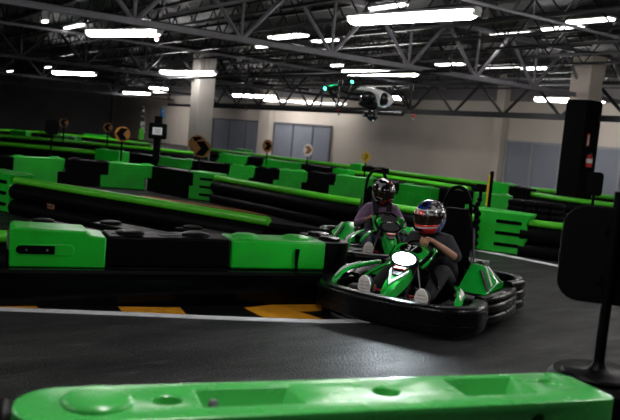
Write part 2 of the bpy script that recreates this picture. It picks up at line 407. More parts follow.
def joist_master(L):
    root = empty('steel_joist', (0, 0, 0), TH); zb, zt = -.62, .08
    MB().box((0, L / 2, zb), (.10, L, .055)).build('bottom_chord', M['steel'], root, smooth=False)
    MB().box((0, L / 2, zt), (.10, L, .06)).build('top_chord', M['steel'], root, smooth=False)
    n = int(L / .62); mb = MB()
    for i in range(n):
        y0 = L * i / n; y1 = L * (i + 1) / n
        z0, z1 = (zb, zt) if i % 2 == 0 else (zt, zb)
        mb.tube([(0, y0, z0), (0, y1, z1)], .019, 5, caps=False)
    mb.build('web', M['steel'], root)
    return root
bays = [(-.3, 12.8), (13.0, 26.1), (26.3, 39.4), (39.6, 52.9)]
master = {}
first = True
ja = [-5.2 + 1.45 * i for i in range(20)]
GRP = {0: ('black open-web roof joist in the bay above the near track', 'roof joists above the near track'),
       1: ('black open-web roof joist in the bay past the grey girder', 'roof joists past the grey girder'),
       2: ('black open-web roof joist in the third bay, past the far left column', 'roof joists past the far left column'),
       3: ('black open-web roof joist in the farthest bay', 'roof joists in the farthest bay')}
mj = joist_master(13.05); used = False
for bi, (b0, b1) in enumerate(bays):
    for a in ja:
        if a > 23.2: continue
        if bi == 0 and a > 17.5: continue
        if bi >= 2 and a < -1: continue
        if bi == 3 and a < 4: continue
        o = mj if not used else copy_tree(mj); used = True
        o.location = W(a, b0, HC - .13); o.rotation_euler = (0, 0, TH)
        tag(o, GRP[bi][0], 'roof joist', GRP[bi][1])

# low black truss with the sprinkler main in front of the beige wall
def low_truss():
    a = 18.0; b0 = 9.5; b1 = 37.0; z = 2.72; H = .95
    root = empty('low_truss', W(a, b0, z), TH); tag(root, 'long low black truss hung in front of the beige wall', 'truss'); L = b1 - b0
    MB().box((0, L / 2, 0), (.12, L, .17)).build('bottom_chord', M['steel'], root, smooth=False)
    MB().box((0, L / 2, H), (.10, L, .10)).build('top_chord', M['steel'], root, smooth=False)
    n = 26
    for i in range(n):
        z0, z1 = (0, H) if i % 2 == 0 else (H, 0)
        MB().tube([(0, L * i / n, z0), (0, L * (i + 1) / n, z1)], .05, 6).build('web_member', M['steel'], root)
    for i in range(7):
        MB().tube([(0, L * (i + .5) / 7, H), (0, L * (i + .5) / 7, HC - z - .02)], .015, 5).build('hanger_rod', M['steel'], root)
low_truss()
def pipe(a, b0, b1, z, r, label, m):
    root = empty('ceiling_pipe', W(a, b0, z), TH); tag(root, label, 'pipe')
    MB().tube([(0, 0, 0), (0, b1 - b0, 0)], r, 10).build('pipe_run', m, root)
    n = max(2, int((b1 - b0) / 4))
    for i in range(n + 1):
        MB().tube([(0, (b1 - b0) * i / n, r * .9), (0, (b1 - b0) * i / n, HC - z - .001)], .01, 5).build('hanger_rod', m, root)
pipe(17.6, 20, 40, 2.6, .07, 'thick black pipe running under the low black truss toward the far left', M['steel'])
pipe(11.8, 12, 28, 3.25, .04, 'thin black conduit running between the lamps in mid hall', M['steel'])
pipe(5.3, 4, 12.5, 3.42, .028, 'thin dark conduit overhead left of the nearest long lamp', M['girder'])

def apipe(b, a0, a1, z, r, label, m):
    root = empty('ceiling_pipe', W(a0, b, z), TH); tag(root, label, 'pipe')
    MB().tube([(0, 0, 0), (a1 - a0, 0, 0)], r, 8).build('pipe_run', m, root)
    for i in range(4):
        x = (a1 - a0) * (i + .5) / 4; MB().tube([(x, 0, r * .9), (x, 0, HC - z - .001)], .01, 5).build('hanger_rod', m, root)
apipe(8.6, -1, 17, 3.90, .03, 'thin grey pipe crossing under the near joists in front of the grey girder', M['girder'])
apipe(17.0, -2, 20, 3.9, .045, 'dark pipe crossing under the joists just past the grey girder', M['steel'])
apipe(21.5, 1, 21, 3.85, .04, 'grey pipe crossing under the joists in mid hall', M['girder'])
apipe(31.0, 2, 21, 3.8, .06, 'dark pipe crossing under the joists past the far left column', M['steel'])
# small red sprinkler heads / fittings under the low truss
k = 0
for (x, y, nm) in ((345, 113, 'left of the hovering drone'), (411, 120, 'right of the hovering drone'), (252, 112, 'above the two left window groups')):
    b, z = onA(x, y, 17.9)
    root = empty('sprinkler_fitting', W(17.9, b, 2.6)); tag(root, 'small red pipe fitting %s' % nm, 'pipe fitting')
    root.location = W(17.6 if y < 118 else 18.0, b, 2.53)
    MB().lathe([(0, 0), (.07, 0), (.07, .12), (.04, .16), (0, .16)], 10).build('fitting_body', M['red'], root)
    MB().lathe([(0, -.08), (.03, -.08), (.03, 0), (0, 0)], 8).build('spray_head', M['chrome'], root)

# ------------------------------------------------------------ columns
def column(a, b, s, zblack, label, mm='column'):
    root = empty('support_column', W(a, b, 0), TH); tag(root, label, 'column')
    MB().box((0, 0, (ZT - .1) / 2), (s, s, ZT - .1)).build('shaft', M[mm], root, bevel=.015)
    if zblack:
        MB().box((0, 0, zblack / 2), (s + .05, s + .05, zblack)).build('black_painted_base', M['colblack'], root, bevel=.01)
    MB().box((0, 0, ZT - .05), (s + .1, s + .1, .08)).build('cap_plate', M['steel'], root, bevel=.01)
    return root
C1 = (onB(580, 110, 12.9)[0], 12.9)
zb1 = onB(578, 100, 12.9)[1]
column(C1[0], C1[1] - .12, .62, zb1, 'square column with pale top and black painted base on the right')
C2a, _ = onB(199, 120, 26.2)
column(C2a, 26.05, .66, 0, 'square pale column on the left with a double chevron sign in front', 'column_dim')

# ------------------------------------------------------------ lamps
def lamp_master():
    root = empty('ceiling_lamp', (0, 0, 0), TH)
    L = 2.4
    mb = MB(); prof = []
    for k in range(13):
        a = PI * k / 12; prof.append((.125 * math.cos(a), .02 - .125 * math.sin(a)))
    mb.loft([[(x * .75, -L / 2 + .05, z * .8) for x, z in prof], [(x, -L / 2 + .12, z) for x, z in prof], [(x, L / 2 - .12, z) for x, z in prof], [(x * .75, L / 2 - .05, z * .8) for x, z in prof]])
    mb.build('diffuser', M['lamp'], root)
    hd = MB(); hd.prism([(-.12, -L / 2, .02), (.12, -L / 2, .02), (.06, -L / 2, .07), (-.06, -L / 2, .07)], (0, L, 0)); hd.build('housing', M['white'], root, smooth=False)
    for s in (-1, 1):
        MB().box((0, s * (L / 2 - .02), -.02), (.17, .06, .08)).build('end_cap', M['white'], root, bevel=.01)
        MB().tube([(0, s * .9, .05), (0, s * .9, 1.15)], .006, 5).build('hanger_wire', M['steel'], root)
    return root
lm = lamp_master(); lused = False
def lamp(P, label, group=None, rz=TH, k=1.0):
    global lused
    o = lm if not lused else copy_tree(lm); lused = True
    o.location = P; o.rotation_euler = (0, 0, rz); o.scale = (1, k, 1); tag(o, label, 'ceiling lamp', group); return o
def lamp2(x0, y0, x1, y1, label, Z=3.5):
    p, q = at(x0, y0, Z), at(x1, y1, Z); d = q - p
    return lamp((p + q) / 2, label, rz=math.atan2(d.y, d.x) + PI / 2, k=d.length / 2.4)
lamp2(350, 19, 478, 11.5, 'largest and nearest glowing tube lamp, top centre right')
lamp2(88, 32, 160, 31.5, 'glowing tube lamp at upper left beside the red and white beacon')
lamp2(343, 71.5, 419, 72.5, 'glowing tube lamp just above the hovering drone')
lamp2(53, 72, 96, 73.5, 'glowing tube lamp over the dark wall at far left')
lamp2(161, 71.5, 216, 72.5, 'glowing tube lamp partly hidden by the left column')
lamp2(231, 94.5, 277, 96.5, 'distant glowing tube lamp right of the left column')
lamp2(535, 98.5, 606, 100, 'glowing tube lamp partly hidden by the right column')
lamp2(124, 92, 150, 93.5, 'distant glowing tube lamp left of the left column')
lamp2(362, 96, 402, 97.5, 'far glowing tube lamp behind the hovering drone', 3.3)
lamp2(150, 87.5, 168, 88.5, 'tiny tube lamp added to light the far wall, left of the left column', 3.9)  # extra lamp added to brighten the far end of the beige wall
# unseen lamps added outside the frame to light the near track
for a, b in ((6.5, 1.2), (1.5, 2.2), (-4.5, 5.0), (13.5, 3.0), (-1.5, 9.0), (-6, 14), (12.5, 6.2), (19, 5)):
    lamp(W(a, b, 3.5), 'unseen glowing tube lamp added to light the near track, beyond the picture edge', 'added lamps beyond the picture edge')
# glowing strips high up: slim lamps, plus strips added as bright ceiling patches
def strip(P, L, label, w=.16, group=None):
    root = empty('bright_strip', P, TH); tag(root, label, 'strip lamp', group)
    MB().box((0, 0, -.02), (w, L, .04)).build('diffuser', M['stripglow'], root, bevel=.01)
    MB().box((0, 0, .02), (w + .04, L + .06, .035)).build('housing', M['white'], root, bevel=.005)
for (x, y, z, L, w, lab) in (
    (74, 26, 3.95, 1.5, .10, 'slim lit strip just left of the upper left tube lamp'),
    (288, 36, 4.3, 1.6, .35, 'wide bright strip high between the joists left of centre'),
    (325, 40, 4.3, 1.0, .25, 'small bright strip high behind the webs of the grey girder'),
    (500, 66, 4.3, 1.6, .35, 'short bright strip seen through the girder left of the right column'),
    (535, 68, 4.4, .9, .3, 'short bright strip closest to the right column'),
    (590, 20, 4.4, 1.0, .22, 'bright strip high in the upper right corner'),
    (562, 28, 4.4, 1.0, .22, 'bright strip high beside the upper right corner strip'),
    (388, 6, 4.4, 1.1, .14, 'slim bright strip above the nearest tube lamp'),
    (512, 34, 4.4, 1.2, .25, 'dim bright strip right of the nearest tube lamp'),
    (337, 65, 3.7, .5, .10, 'slim lit strip left of the drone lamp'),
    (290, 101, 3.9, 5.0, .5, 'wide bright strip far back over the window groups'),
    (320, 103, 3.9, 4.0, .5, 'wide bright strip far back right of centre'),
    (160, 92, 3.7, 2.0, .15, 'small lit strip far back left of the left column'),
    (133, 19, 3.8, .10, .12, 'tiny lit spot above the upper left tube lamp'),
    (146, 21, 3.8, .12, .12, 'tiny lit spot above the right end of the upper left tube lamp'),
    (45, 21, 3.9, .25, .10, 'tiny lit strip near the top left corner'),
    (48, 67, 3.8, .9, .08, 'faint lit strip above the far left tube lamp'),
    (10, 71, 3.7, 1.2, .05, 'faint thin strip at the left edge'),
    (237, 107.5, 3.2, .4, .2, 'small round light over the left window group'),
    (262, 46, 3.7, .5, .08, 'thin strip below the grey girder left of centre'),
    (450, 64, 4.4, 1.2, .25, 'dim bright strip behind the grey girder, right of the drone')):
    p = at(x, y, z)
    if p.dot(AX) > 23.3: p = p * (23.0 / p.dot(AX)); p.z = CAM_H + (z - CAM_H) * 23.0 / at(x, y, z).dot(AX)
    strip(p, L, lab, w)

# red and white beacon at the end of the upper left lamp
P = at(157, 38, 3.42); P.z = 3.4
root = empty('beacon', P); tag(root, 'small red and white beacon hanging at the end of the upper left lamp', 'beacon')
MB().lathe([(0, .02), (.07, .02), (.07, .10), (.05, .13), (0, .13)], 12).build('red_body', M['red'], root)
MB().lathe([(0, -.06), (.035, -.055), (.05, -.02), (.05, .02), (0, .02)], 12).build('white_lens', M['white'], root)
MB().tube([(0, 0, .13), (0, 0, HC - P.z - .001)], .008, 5).build('drop_rod', M['steel'], root)

# ============================================================ PAINT ON THE FLOOR
def strip_poly(name, near, far, m, z=.006):
    mb = MB(); n = len(near)
    vs = [(*p[:2], z) for p in near] + [(*p[:2], z) for p in far]
    for i in range(n - 1):
        a, b, c, d = vs[i], vs[i + 1], vs[n + i + 1], vs[n + i]
        mb.add([a, b, c, d, (*a[:2], 0), (*b[:2], 0), (*c[:2], 0), (*d[:2], 0)], [(0, 1, 2, 3), (0, 4, 5, 1), (2, 6, 7, 3), (1, 5, 6, 2), (3, 7, 4, 0)])
    return struct(mb.build(name, m, smooth=False))
def lerp(a, b, t): return a + (b - a) * t
wl_px = [(-60, 309), (0, 311), (60, 313.2), (120, 315.5), (185, 318.3), (250, 321), (320, 323.3), (370, 323)]
wl = [at(x, y) for x, y in wl_px]
wl2 = [at(x, y - 3.0) for x, y in wl_px]
strip_poly('trim_4', wl, wl2, M['linewhite'], .008)
# kerb band between the white line and the barrier, black with orange panels
kb_px = [(-60, 302), (0, 303.5), (60, 304), (120, 304), (185, 303), (250, 300), (320, 297), (370, 290)]
kb = [at(x, y) for x, y in kb_px]
strip_poly('trim_5', wl2, kb, M['kerbblack'], .004)
def quad_paint(name, px):
    mb = MB(); vs = [(*at(x, y)[:2], .009) for x, y in px]
    n = len(vs); mb.prism([(v[0], v[1], .0) for v in vs], (0, 0, .009)); return struct(mb.build(name, M['orange'], smooth=False))
quad_paint('trim_6', [(-40, 304), (36, 305.5), (38, 309.3), (-40, 306.9)])
quad_paint('trim_7', [(118, 307.5), (180, 308.5), (186, 315), (122, 312.3)])
quad_paint('trim_8', [(244, 308.5), (296, 303), (322, 303), (322, 311), (300, 312.5), (322, 319.5), (264, 318.2)])
# white line on the far side of the lane, behind the kart
bl_px = [(455, 246), (500, 254.5), (560, 266.5), (600, 275), (650, 286)]
strip_poly('trim_9', [at(x, y + .8) for x, y in bl_px], [at(x, y - .9) for x, y in bl_px], M['linewhite'], .006)
ob = [(140, 195.5), (170, 200), (240, 210.5), (300, 220)]
o_ = strip_poly('trim_11', [at(x, y + 1.0) for x, y in ob], [at(x, y - .5) for x, y in ob], M['orange_worn'], .006)

# ============================================================ TRACK BARRIERS
BH = .59
def barrier_block(p0, p1, color, label, H=BH, D=.34, group=None, ribs=True, name='barrier_block', knob=True, stepped=True, z0=0.0):
    """interlocking plastic barrier module: stepped side outline, two raised pin discs, shallow ribs"""
    p0 = Vector(p0); p1 = Vector(p1); d = p1 - p0; d.z = 0; L = d.length; rz = math.atan2(d.y, d.x)
    root = empty(name, (p0.x, p0.y, z0), rz); tag(root, label, 'barrier', group)
    st = .085 if stepped else 0
    g = .004
    mb = MB()
    out = [(g - st, 0, .02), (g - st, 0, H * .5 - .005), (g + st, 0, H * .5 + .005), (g + st, 0, H - .02), (g + st + .02, 0, H),
           (L - g + st - .02, 0, H), (L - g + st, 0, H - .02), (L - g + st, 0, H * .5 + .005), (L - g - st, 0, H * .5 - .005), (L - g - st, 0, .02)]
    mb.prism(out, (0, D, 0))
    mb.build('body', M[color], root, bevel=.012)
    if ribs:
        n = max(2, int(L / .28))
        for i in range(n):
            x = L * (i + .5) / n; MB().box((x, -.004, H * .42), (L / n * .62, .02, H * .5)).build('front_rib', M[color], root, bevel=.006)
    if knob:
        for x in (.18, L - .18):
            MB().lathe([(0, .03), (.09, .03), (.115, .022), (.12, 0), (0, 0)], 18, (x + st, D / 2, H)).build('connector_disc', M[color], root)
    return root
def connector(p0, p1, label, H=BH + .05, D=.36, slots=True, name='barrier_connector', z0=0, flip=False, mat='green'):
    """green end module with three slots and a waisted edge that takes the rail tubes"""
    p0 = Vector(p0); p1 = Vector(p1); d = p1 - p0; d.z = 0; L = d.length; rz = math.atan2(d.y, d.x)
    root = empty(name, (p0.x, p0.y, z0), rz); tag(root, label, 'barrier')
    n = 12; e = []
    for i in range(n + 1):
        z = .02 + (H - .04) * i / n; e.append((L - .03 + .035 * math.cos(i / n * PI * 4), z))
    if flip: pts = [(L, 0, .02), (L, 0, H)] + [(L - x, 0, z) for x, z in e[::-1]]
    else: pts = [(0, 0, .02)] + [(x, 0, z) for x, z in e] + [(0, 0, H)]
    MB().prism(pts, (0, D, 0)).build('body', M[mat], root, bevel=.012)
    if slots:
        for z in (H * .22, H * .49, H * .76):
            s = MB(); r = .028; a = L * .42; b = L * .82
            poly = [(b + r * math.cos(t), -.006, z + r * math.sin(t)) for t in [(-PI / 2 + PI * i / 6) for i in range(7)]] + [(a + r * math.cos(t), -.006, z + r * math.sin(t)) for t in [(PI / 2 + PI * i / 6) for i in range(7)]]
            s.prism(poly, (0, .012, 0)); s.build('slot', M['black'], root)
    return root
def rail(pts, label, H=BH, name='tube_barrier', rt=.055, rb=.125, lower=2, posts=True, off=.0, black_ext=0, top_mat='lime'):
    """run of a lime tube on top of stacked thick black tubes, on short posts"""
    pts = [Vector(p) for p in pts]; o = pts[0]
    root = empty(name, (o.x, o.y, 0)); tag(root, label, 'barrier')
    loc = [(p.x - o.x, p.y - o.y) for p in pts]
    MB().tube([(x, y, H - rt) for x, y in loc], rt, 14).build('top_tube', M[top_mat], root)
    q = list(loc)
    if black_ext:
        dx, dy = q[-1][0] - q[-2][0], q[-1][1] - q[-2][1]; l = math.hypot(dx, dy); q[-1] = (q[-1][0] + dx / l * black_ext, q[-1][1] + dy / l * black_ext)
    z = H - 2 * rt - rb
    for i in range(lower):
        MB().tube([(x, y, z) for x, y in q], rb, 16).build('lower_tube', M['rubber'], root)
        z -= 2 * rb * .98
    if posts:
        for i in range(len(loc) - 1):
            a, b = Vector(loc[i]), Vector(loc[i + 1]); n = max(1, int((b - a).length / 1.6))
            for k in range(n):
                p = a + (b - a) * ((k + .5) / n); t = (b - a).normalized(); nrm = Vector((-t.y, t.x))
                if nrm.y < 0: nrm = -nrm
                c = p + nrm * (rb + .03); MB().box((c.x, c.y, (H - .08) / 2), (.06, .06, H - .08), math.atan2(t.y, t.x)).build('support_post', M['steel'], root, bevel=.006)
    return root

# ---- row M: the near island barrier (the black and green one left of the kart)
mpx = [(-60, 231), (10, 233.5), (107, 236), (232, 239.5), (327, 242.5)]
# straight line of the front face in plan
m0 = at(10, 233.5, BH); m1 = at(327, 242.5, BH)
mdir = (m1 - m0).normalized(); mdir.z = 0
def mp(x, y):  # project a pixel at rail height onto the row's straight front line
    d = ray(x, y); n = Vector((-mdir.y, mdir.x, 0)); t = n.dot(m0) / n.dot(d); p = d * t; return Vector((p.x, p.y, 0))
a = mp(10, 233); b = mp(107, 236); c = mp(232, 239.5); d_ = mp(327, 242.5)
rzM = math.atan2(mdir.y, mdir.x); nM = Vector((-mdir.y, mdir.x, 0))
connM = empty('barrier_connector', a, rzM); tag(connM, 'green end block with a long slot, left end of the near island barrier', 'barrier')
L = (b - a).length
mb = MB(); mb.prism([(0, 0, .31), (L, 0, .31), (L, 0, BH - .015), (L - .14, 0, BH), (L - .17, 0, BH + .035), (.02, 0, BH + .05), (0, 0, BH + .03)], (0, .42, 0)); mb.build('body', M['green'], connM, bevel=.014)
mb = MB(); mb.box((L / 2, .21, .16), (L, .40, .30)); mb.build('lower_body', M['black'], connM, bevel=.01)
s = MB(); r_ = .036; s_a, s_b, zc = L * .11, L * .60, .46
poly = [(s_b + r_ * math.cos(t), -.004, zc + r_ * math.sin(t)) for t in [(-PI / 2 + PI * i / 6) for i in range(7)]] + [(s_a + r_ * math.cos(t), -.004, zc + r_ * math.sin(t)) for t in [(PI / 2 + PI * i / 6) for i in range(7)]]
rim = [(x * 1.0 + (.012 if x > L * .3 else -.012), -.006, zc + (z - zc) * 1.35) for x, _, z in poly]
s.prism(rim, (0, .008, 0)); s.build('slot_rim', M['green'], connM, bevel=.004)
s = MB(); s.prism([(min(x, L * .46), y - .004, z) for x, y, z in poly], (0, .006, 0)); s.build('slot_opening', M['black'], connM)
for bx in (.17, .38):
    MB().lathe([(0, -.012), (.010, -.012), (.012, -.004), (0, -.004)], 10, (L * bx, 0, zc), 'Y').build('bolt', M['chrome'], connM)
def mblock(p, q, col, label):
    d = q - p; L = d.length; root = empty('barrier_block', p, rzM); tag(root, label, 'barrier')
    MB().box((L / 2, .2, .455), (L - .006, .40, .27)).build('body', M[col], root, bevel=.022, seg=3)
    MB().box((L / 2, .2, .165), (L - .004, .40, .31)).build('lower_body', M['black'], root, bevel=.01)
    for x in (L * .2, L * .74):
        MB().lathe([(0, .03), (.10, .03), (.125, .02), (.13, 0), (0, 0)], 22, (x, .2, BH)).build('connector_disc', M[col], root)
    return root
blk = mblock(b, c, 'black', 'glossy black block in the middle of the near island barrier')
for x0, x1 in ((.05, .24), (.42, .58)):
    L = (c - b).length
    MB().box(((x0 + x1) / 2 * L, .17, BH + .002), ((x1 - x0) * L, .05, .008)).build('pale_top_reflection', M['paper'], blk, bevel=.003)  # pale bars stand for white reflections on the block's top
gb = mblock(c, d_, 'green', 'green block with a black strap, right part of the near island barrier')
L = (d_ - c).length
MB().tube([(L * .685, -.012, .52), (L * .68, -.014, .40), (L * .69, -.012, .26)], [.022, .017, .012], 8).build('black_strap', M['black'], gb)
# rounded black end block with two discs
root = empty('barrier_end_block', d_, rzM); tag(root, 'rounded black end block with two discs, right end of the near island barrier', 'barrier')
poly = [(0, 0, .02), (.16, 0, .02)]
for i in range(11):
    t = -PI / 2 + PI / 2 * i / 10; poly.append((.10 + .20 * math.cos(t), .20 + .20 * math.sin(t), .02))
poly += [(.30, .55, .02), (.25, .72, .02), (0, .72, .02)]
MB().prism(poly, (0, 0, BH - .03)).build('body', M['black'], root, bevel=.02, seg=3)
for x, y in ((.12, .22), (.13, .52)):
    MB().lathe([(0, .035), (.09, .035), (.11, .025), (.115, 0), (0, 0)], 22, (x, y, BH - .012)).build('connector_disc', M['belt'], root)
for k in range(3):
    MB().tube([(.30 + .004, .22 + .13 * k, .06), (.30 + .004, .22 + .13 * k, BH - .06)], .018, 8).build('vertical_rib', M['belt'], root)
# black impact skirt wrapped around the island
skp = [m0 + mdir * t - nM * .10 for t in (-1.6, -.6, .4, 1.4, 2.2, (d_ - a).length)]
eC = d_ + mdir * .02 + nM * .36
sk = [Vector((p.x, p.y, 0)) for p in skp]
for i in range(1, 13):
    t = -PI / 2 + PI * i / 12; sk.append(Vector((eC.x, eC.y, 0)) + mdir * (.42 * math.cos(t)) + nM * (.46 * math.sin(t)))
sk += [sk[-1] - mdir * 1.0, sk[-1] - mdir * 3.6]
root = empty('barrier_skirt', sk[0]); tag(root, 'glossy black impact belt wrapped around the foot of the near island barrier', 'impact belt')
o = sk[0]
def belt(z0, z1, name, bulge, m, th=.03):
    mb = MB(); secs = []
    for i, p in enumerate(sk):
        t = (sk[min(i + 1, len(sk) - 1)] - sk[max(i - 1, 0)]).normalized(); nr = Vector((t.y, -t.x, 0)); q = p - o
        secs.append([q + nr * 0 + Vector((0, 0, z0)), q + nr * bulge + Vector((0, 0, z0 + .03)), q + nr * bulge + Vector((0, 0, z1 - .03)), q + Vector((0, 0, z1)), q - nr * th + Vector((0, 0, z1)), q - nr * th + Vector((0, 0, z0))])
    mb.loft(secs); mb.build(name, m, root)
belt(.0, .285, 'belt_face', .012, M['belt'])
belt(.287, .315, 'top_rim', .022, M['rimblack'])
# tube rail entering from the left
e0 = a - mdir * .02; e1 = a - mdir * 2.4
rail([e1 + nM * .18, e0 + nM * .18], 'lime tube over thick black tubes entering the near island barrier from the left edge', H=BH + .0, posts=False, lower=1, rb=.17, rt=.055)

# ---- rail D: long diagonal lime rail behind the island
D0 = at(16, 176.5, BH); D1 = at(269, 217, BH)
dd = (D1 - D0).normalized()
rail([D0, D1], 'long diagonal rail with lime tube over black tubes, just behind the near island', rt=.055, rb=.12, lower=2)
cD = connector(D0 - dd * .85, D0 - dd * .10, 'green slotted connector at the left edge holding the long diagonal rail', D=.40, H=BH + .04)
cD.location.z = 0
D2 = D1 + dd * .03
rail([D2, D2 + Vector((.66, -.20, 0))], 'short all-black rail continuing behind the rounded end block', H=BH - .06, rt=.05, rb=.12, top_mat='rubber')
# labels and the brown tag on the diagonal rail's lower tube
tq = D0 + dd * .75; tq = atY(51, 205, tq.y - .16)
droot = empty('hang_tag', tq); droot.rotation_euler = (0, 0, math.atan2(dd.y, dd.x)); tag(droot, 'small brown striped tag on the black tube of the diagonal rail', 'tag')
MB().box((0, 0, 0), (.16, .02, .12)).build('tag_plate', M['brown'], droot, bevel=.01)
MB().box((0, -.012, .03), (.14, .004, .012)).build('stripe', M['black'], droot); MB().box((0, -.012, -.02), (.14, .004, .012)).build('stripe', M['black'], droot)

# low black blocks on the ground between island and diagonal rail
for i, (x, y, lab) in enumerate(((60, 226, 'low black block behind the left part of the near island'), (130, 228, 'low black block behind the middle of the near island'), (215, 233, 'low black block behind the green block of the near island'))):
    p = at(x, y, .42)
    r0 = barrier_block(p - dd * .72, p + dd * .72, 'rubber', lab, H=.40, D=.3, ribs=False)
    MB().box((.65, -.004, .26), (.34, .006, .04)).build('pale_label', M['paper'], r0)

def row(pts, cols, rowname, H=BH, D=.34, conn=(), ribs=True, **k):
    cnt = {}
    P = [at(x, y, H) for x, y in pts]
    for i, c in enumerate(cols):
        if c is None: continue
        cn = 'green' if c.startswith('green') else 'black'
        cnt[cn] = cnt.get(cn, 0) + 1
        od = ['leftmost', 'second', 'third', 'fourth', 'fifth', 'sixth', 'seventh', 'eighth'][cnt[cn] - 1]
        lab = ('%s %s block' % (od, cn) if od == 'leftmost' else '%s %s block from the left' % (od, cn)) + ' in ' + rowname
        barrier_block(P[i], P[i + 1], c, lab, H=H, D=D, ribs=ribs, **k)
    return P
# ---- row E (tall blocks behind the diagonal rail)
PE = row([(-30, 154.5), (10, 156.5), (62, 158.5), (105, 162), (150, 165.5), (190, 172)], ['black', 'green', 'black', 'green', 'black'], 'the row behind the long diagonal rail', ribs=False)
e5 = PE[-1]; e6 = at(217, 175, BH)
connector(e5, e6, 'green slotted connector at the end of the block row, left of centre', D=.5, H=BH + .03)
ER = [e6 + (PE[-1] - e6) * .03, at(330, 194.5, BH), at(420, 207.5, BH), at(474, 214, BH)]
rail(ER, 'lime rail over black tubes passing behind the drivers', rt=.06, rb=.13)
g0 = at(471, 249.5, 0); g1 = at(527, 257.5, 0)
connector(g0, g1, 'green slotted connector right of the driver in the helmet with blue and red', D=.55, H=BH + .08)
rail([g1 + Vector((-.1, .16, 0)), at(566, 223.5, BH), at(640, 232, BH)], 'lime rail over black tubes running behind the black back of the near sign', rt=.055, rb=.13)
# ---- row F
PF = row([(-12, 143.5), (60, 147), (128, 152), (156, 156.5), (190, 160), (227, 164.5), (252, 167), (277, 169.3), (305, 171.5), (333, 174.5), (372, 178.5), (397, 183), (428, 187.5)],
         [None, None, 'black', 'green', 'black', 'green', 'black', 'green', 'black', 'green', 'black', 'green'], 'the middle row behind the left column', ribs=True)
PG2 = row([(430, 187), (470, 192), (509, 196)], ['black', 'green'], 'the row beside the striped marker post', ribs=False)
# ribbed black drums in front of the right column
for i, x in enumerate((517, 530, 543, 556)):
    p = at(x, 203 + i * 1.4, .58)
    root = empty('barrier_drum', (p.x, p.y, 0)); tag(root, 'black ribbed drum in front of the right column, %s from the left' % ['first', 'second', 'third', 'fourth'][i], 'barrier drum')
    prof = [(0, 0), (.17, 0)]
    for k in range(10): prof += [(.175 + (.012 if k % 2 else 0), .03 + .06 * k), (.175 + (.012 if k % 2 else 0), .07 + .06 * k)]
    prof += [(.17, .645), (0, .645)]
    MB().lathe(prof, 18).build('body', M['rubber'], root)
    MB().lathe([(0, .012), (.12, .012), (.14, 0), (0, 0)], 18, (0, 0, .645)).build('lid', M['black'], root)
p = at(476, 231, .30)
root = empty('barrier_drum', (p.x, p.y + .1, 0)); tag(root, 'black ribbed drum between the foreground kart seat and the green slotted connector', 'barrier drum')
MB().lathe(prof, 18).build('body', M['rubber'], root)
# ---- row G
row([(218, 152.5), (246, 156.5), (262, 158.5), (300, 163.3), (331, 168), (346, 170)], ['green', 'black', 'green', 'black', 'green'], 'the row under the two left window groups')
# ---- far rails along the walls
def arail(px, label, rt=.065, rb=.14, lower=2, **k): return rail([at(x, y, BH) for x, y in px], label, rt=rt, rb=rb, lower=lower, posts=False, **k)
arail([(207, 147.5), (270, 155), (350, 165), (430, 175), (520, 186), (640, 198)], 'long lime rail farthest back, along the beige wall')
arail([(345, 169), (400, 176.5), (470, 186.5)], 'shorter lime rail behind the rear driver, parallel to the wall rail')
arail([(522, 190), (560, 196), (640, 206)], 'lime rail behind the right column, nearer than the wall rail')
arail([(-20, 132.5), (60, 139), (142, 146.5), (207, 153)], 'lime rail at far left in front of the dark wall')
arail([(-20, 139.5), (40, 145), (96, 150.5)], 'lime rail at far left edge, nearer than the dark wall rail')
arail([(-20, 127.5), (40, 131), (110, 138), (150, 143)], 'lime rail farthest back along the dark wall')
def fconn(x0, y0, x1, y1, label, H=BH + .08, col='green', D=.4):
    barrier_block(at(x0, y0, H), at(x1, y1, H), col, label, H=H, D=D, ribs=False, stepped=False)
fconn(95, 148.5, 119, 151.5, 'small green block at the right end of the far left edge rail')
fconn(10, 130, 26, 131.5, 'small green block on the far left rail, leftmost of its rail')
fconn(54, 134.8, 75, 137, 'small green block on the far left rail, right of the round black board')
fconn(83, 133.5, 106, 135.7, 'small green block on the dark wall rail, left of the chevron discs')
fconn(235, 148.5, 245, 150, 'small green block on the wall rail under the left window group')
fconn(350, 163.2, 361, 164.5, 'small green block on the wall rail beside the yellow diamond sign')
fconn(362, 165.5, 381, 168, 'small black block on the wall rail right of the yellow diamond sign', col='black')
fconn(487, 181, 508, 184, 'green block on the wall rail right of the striped marker post')
fconn(509, 186, 528, 188.5, 'black block on the wall rail under the right window group', col='black')

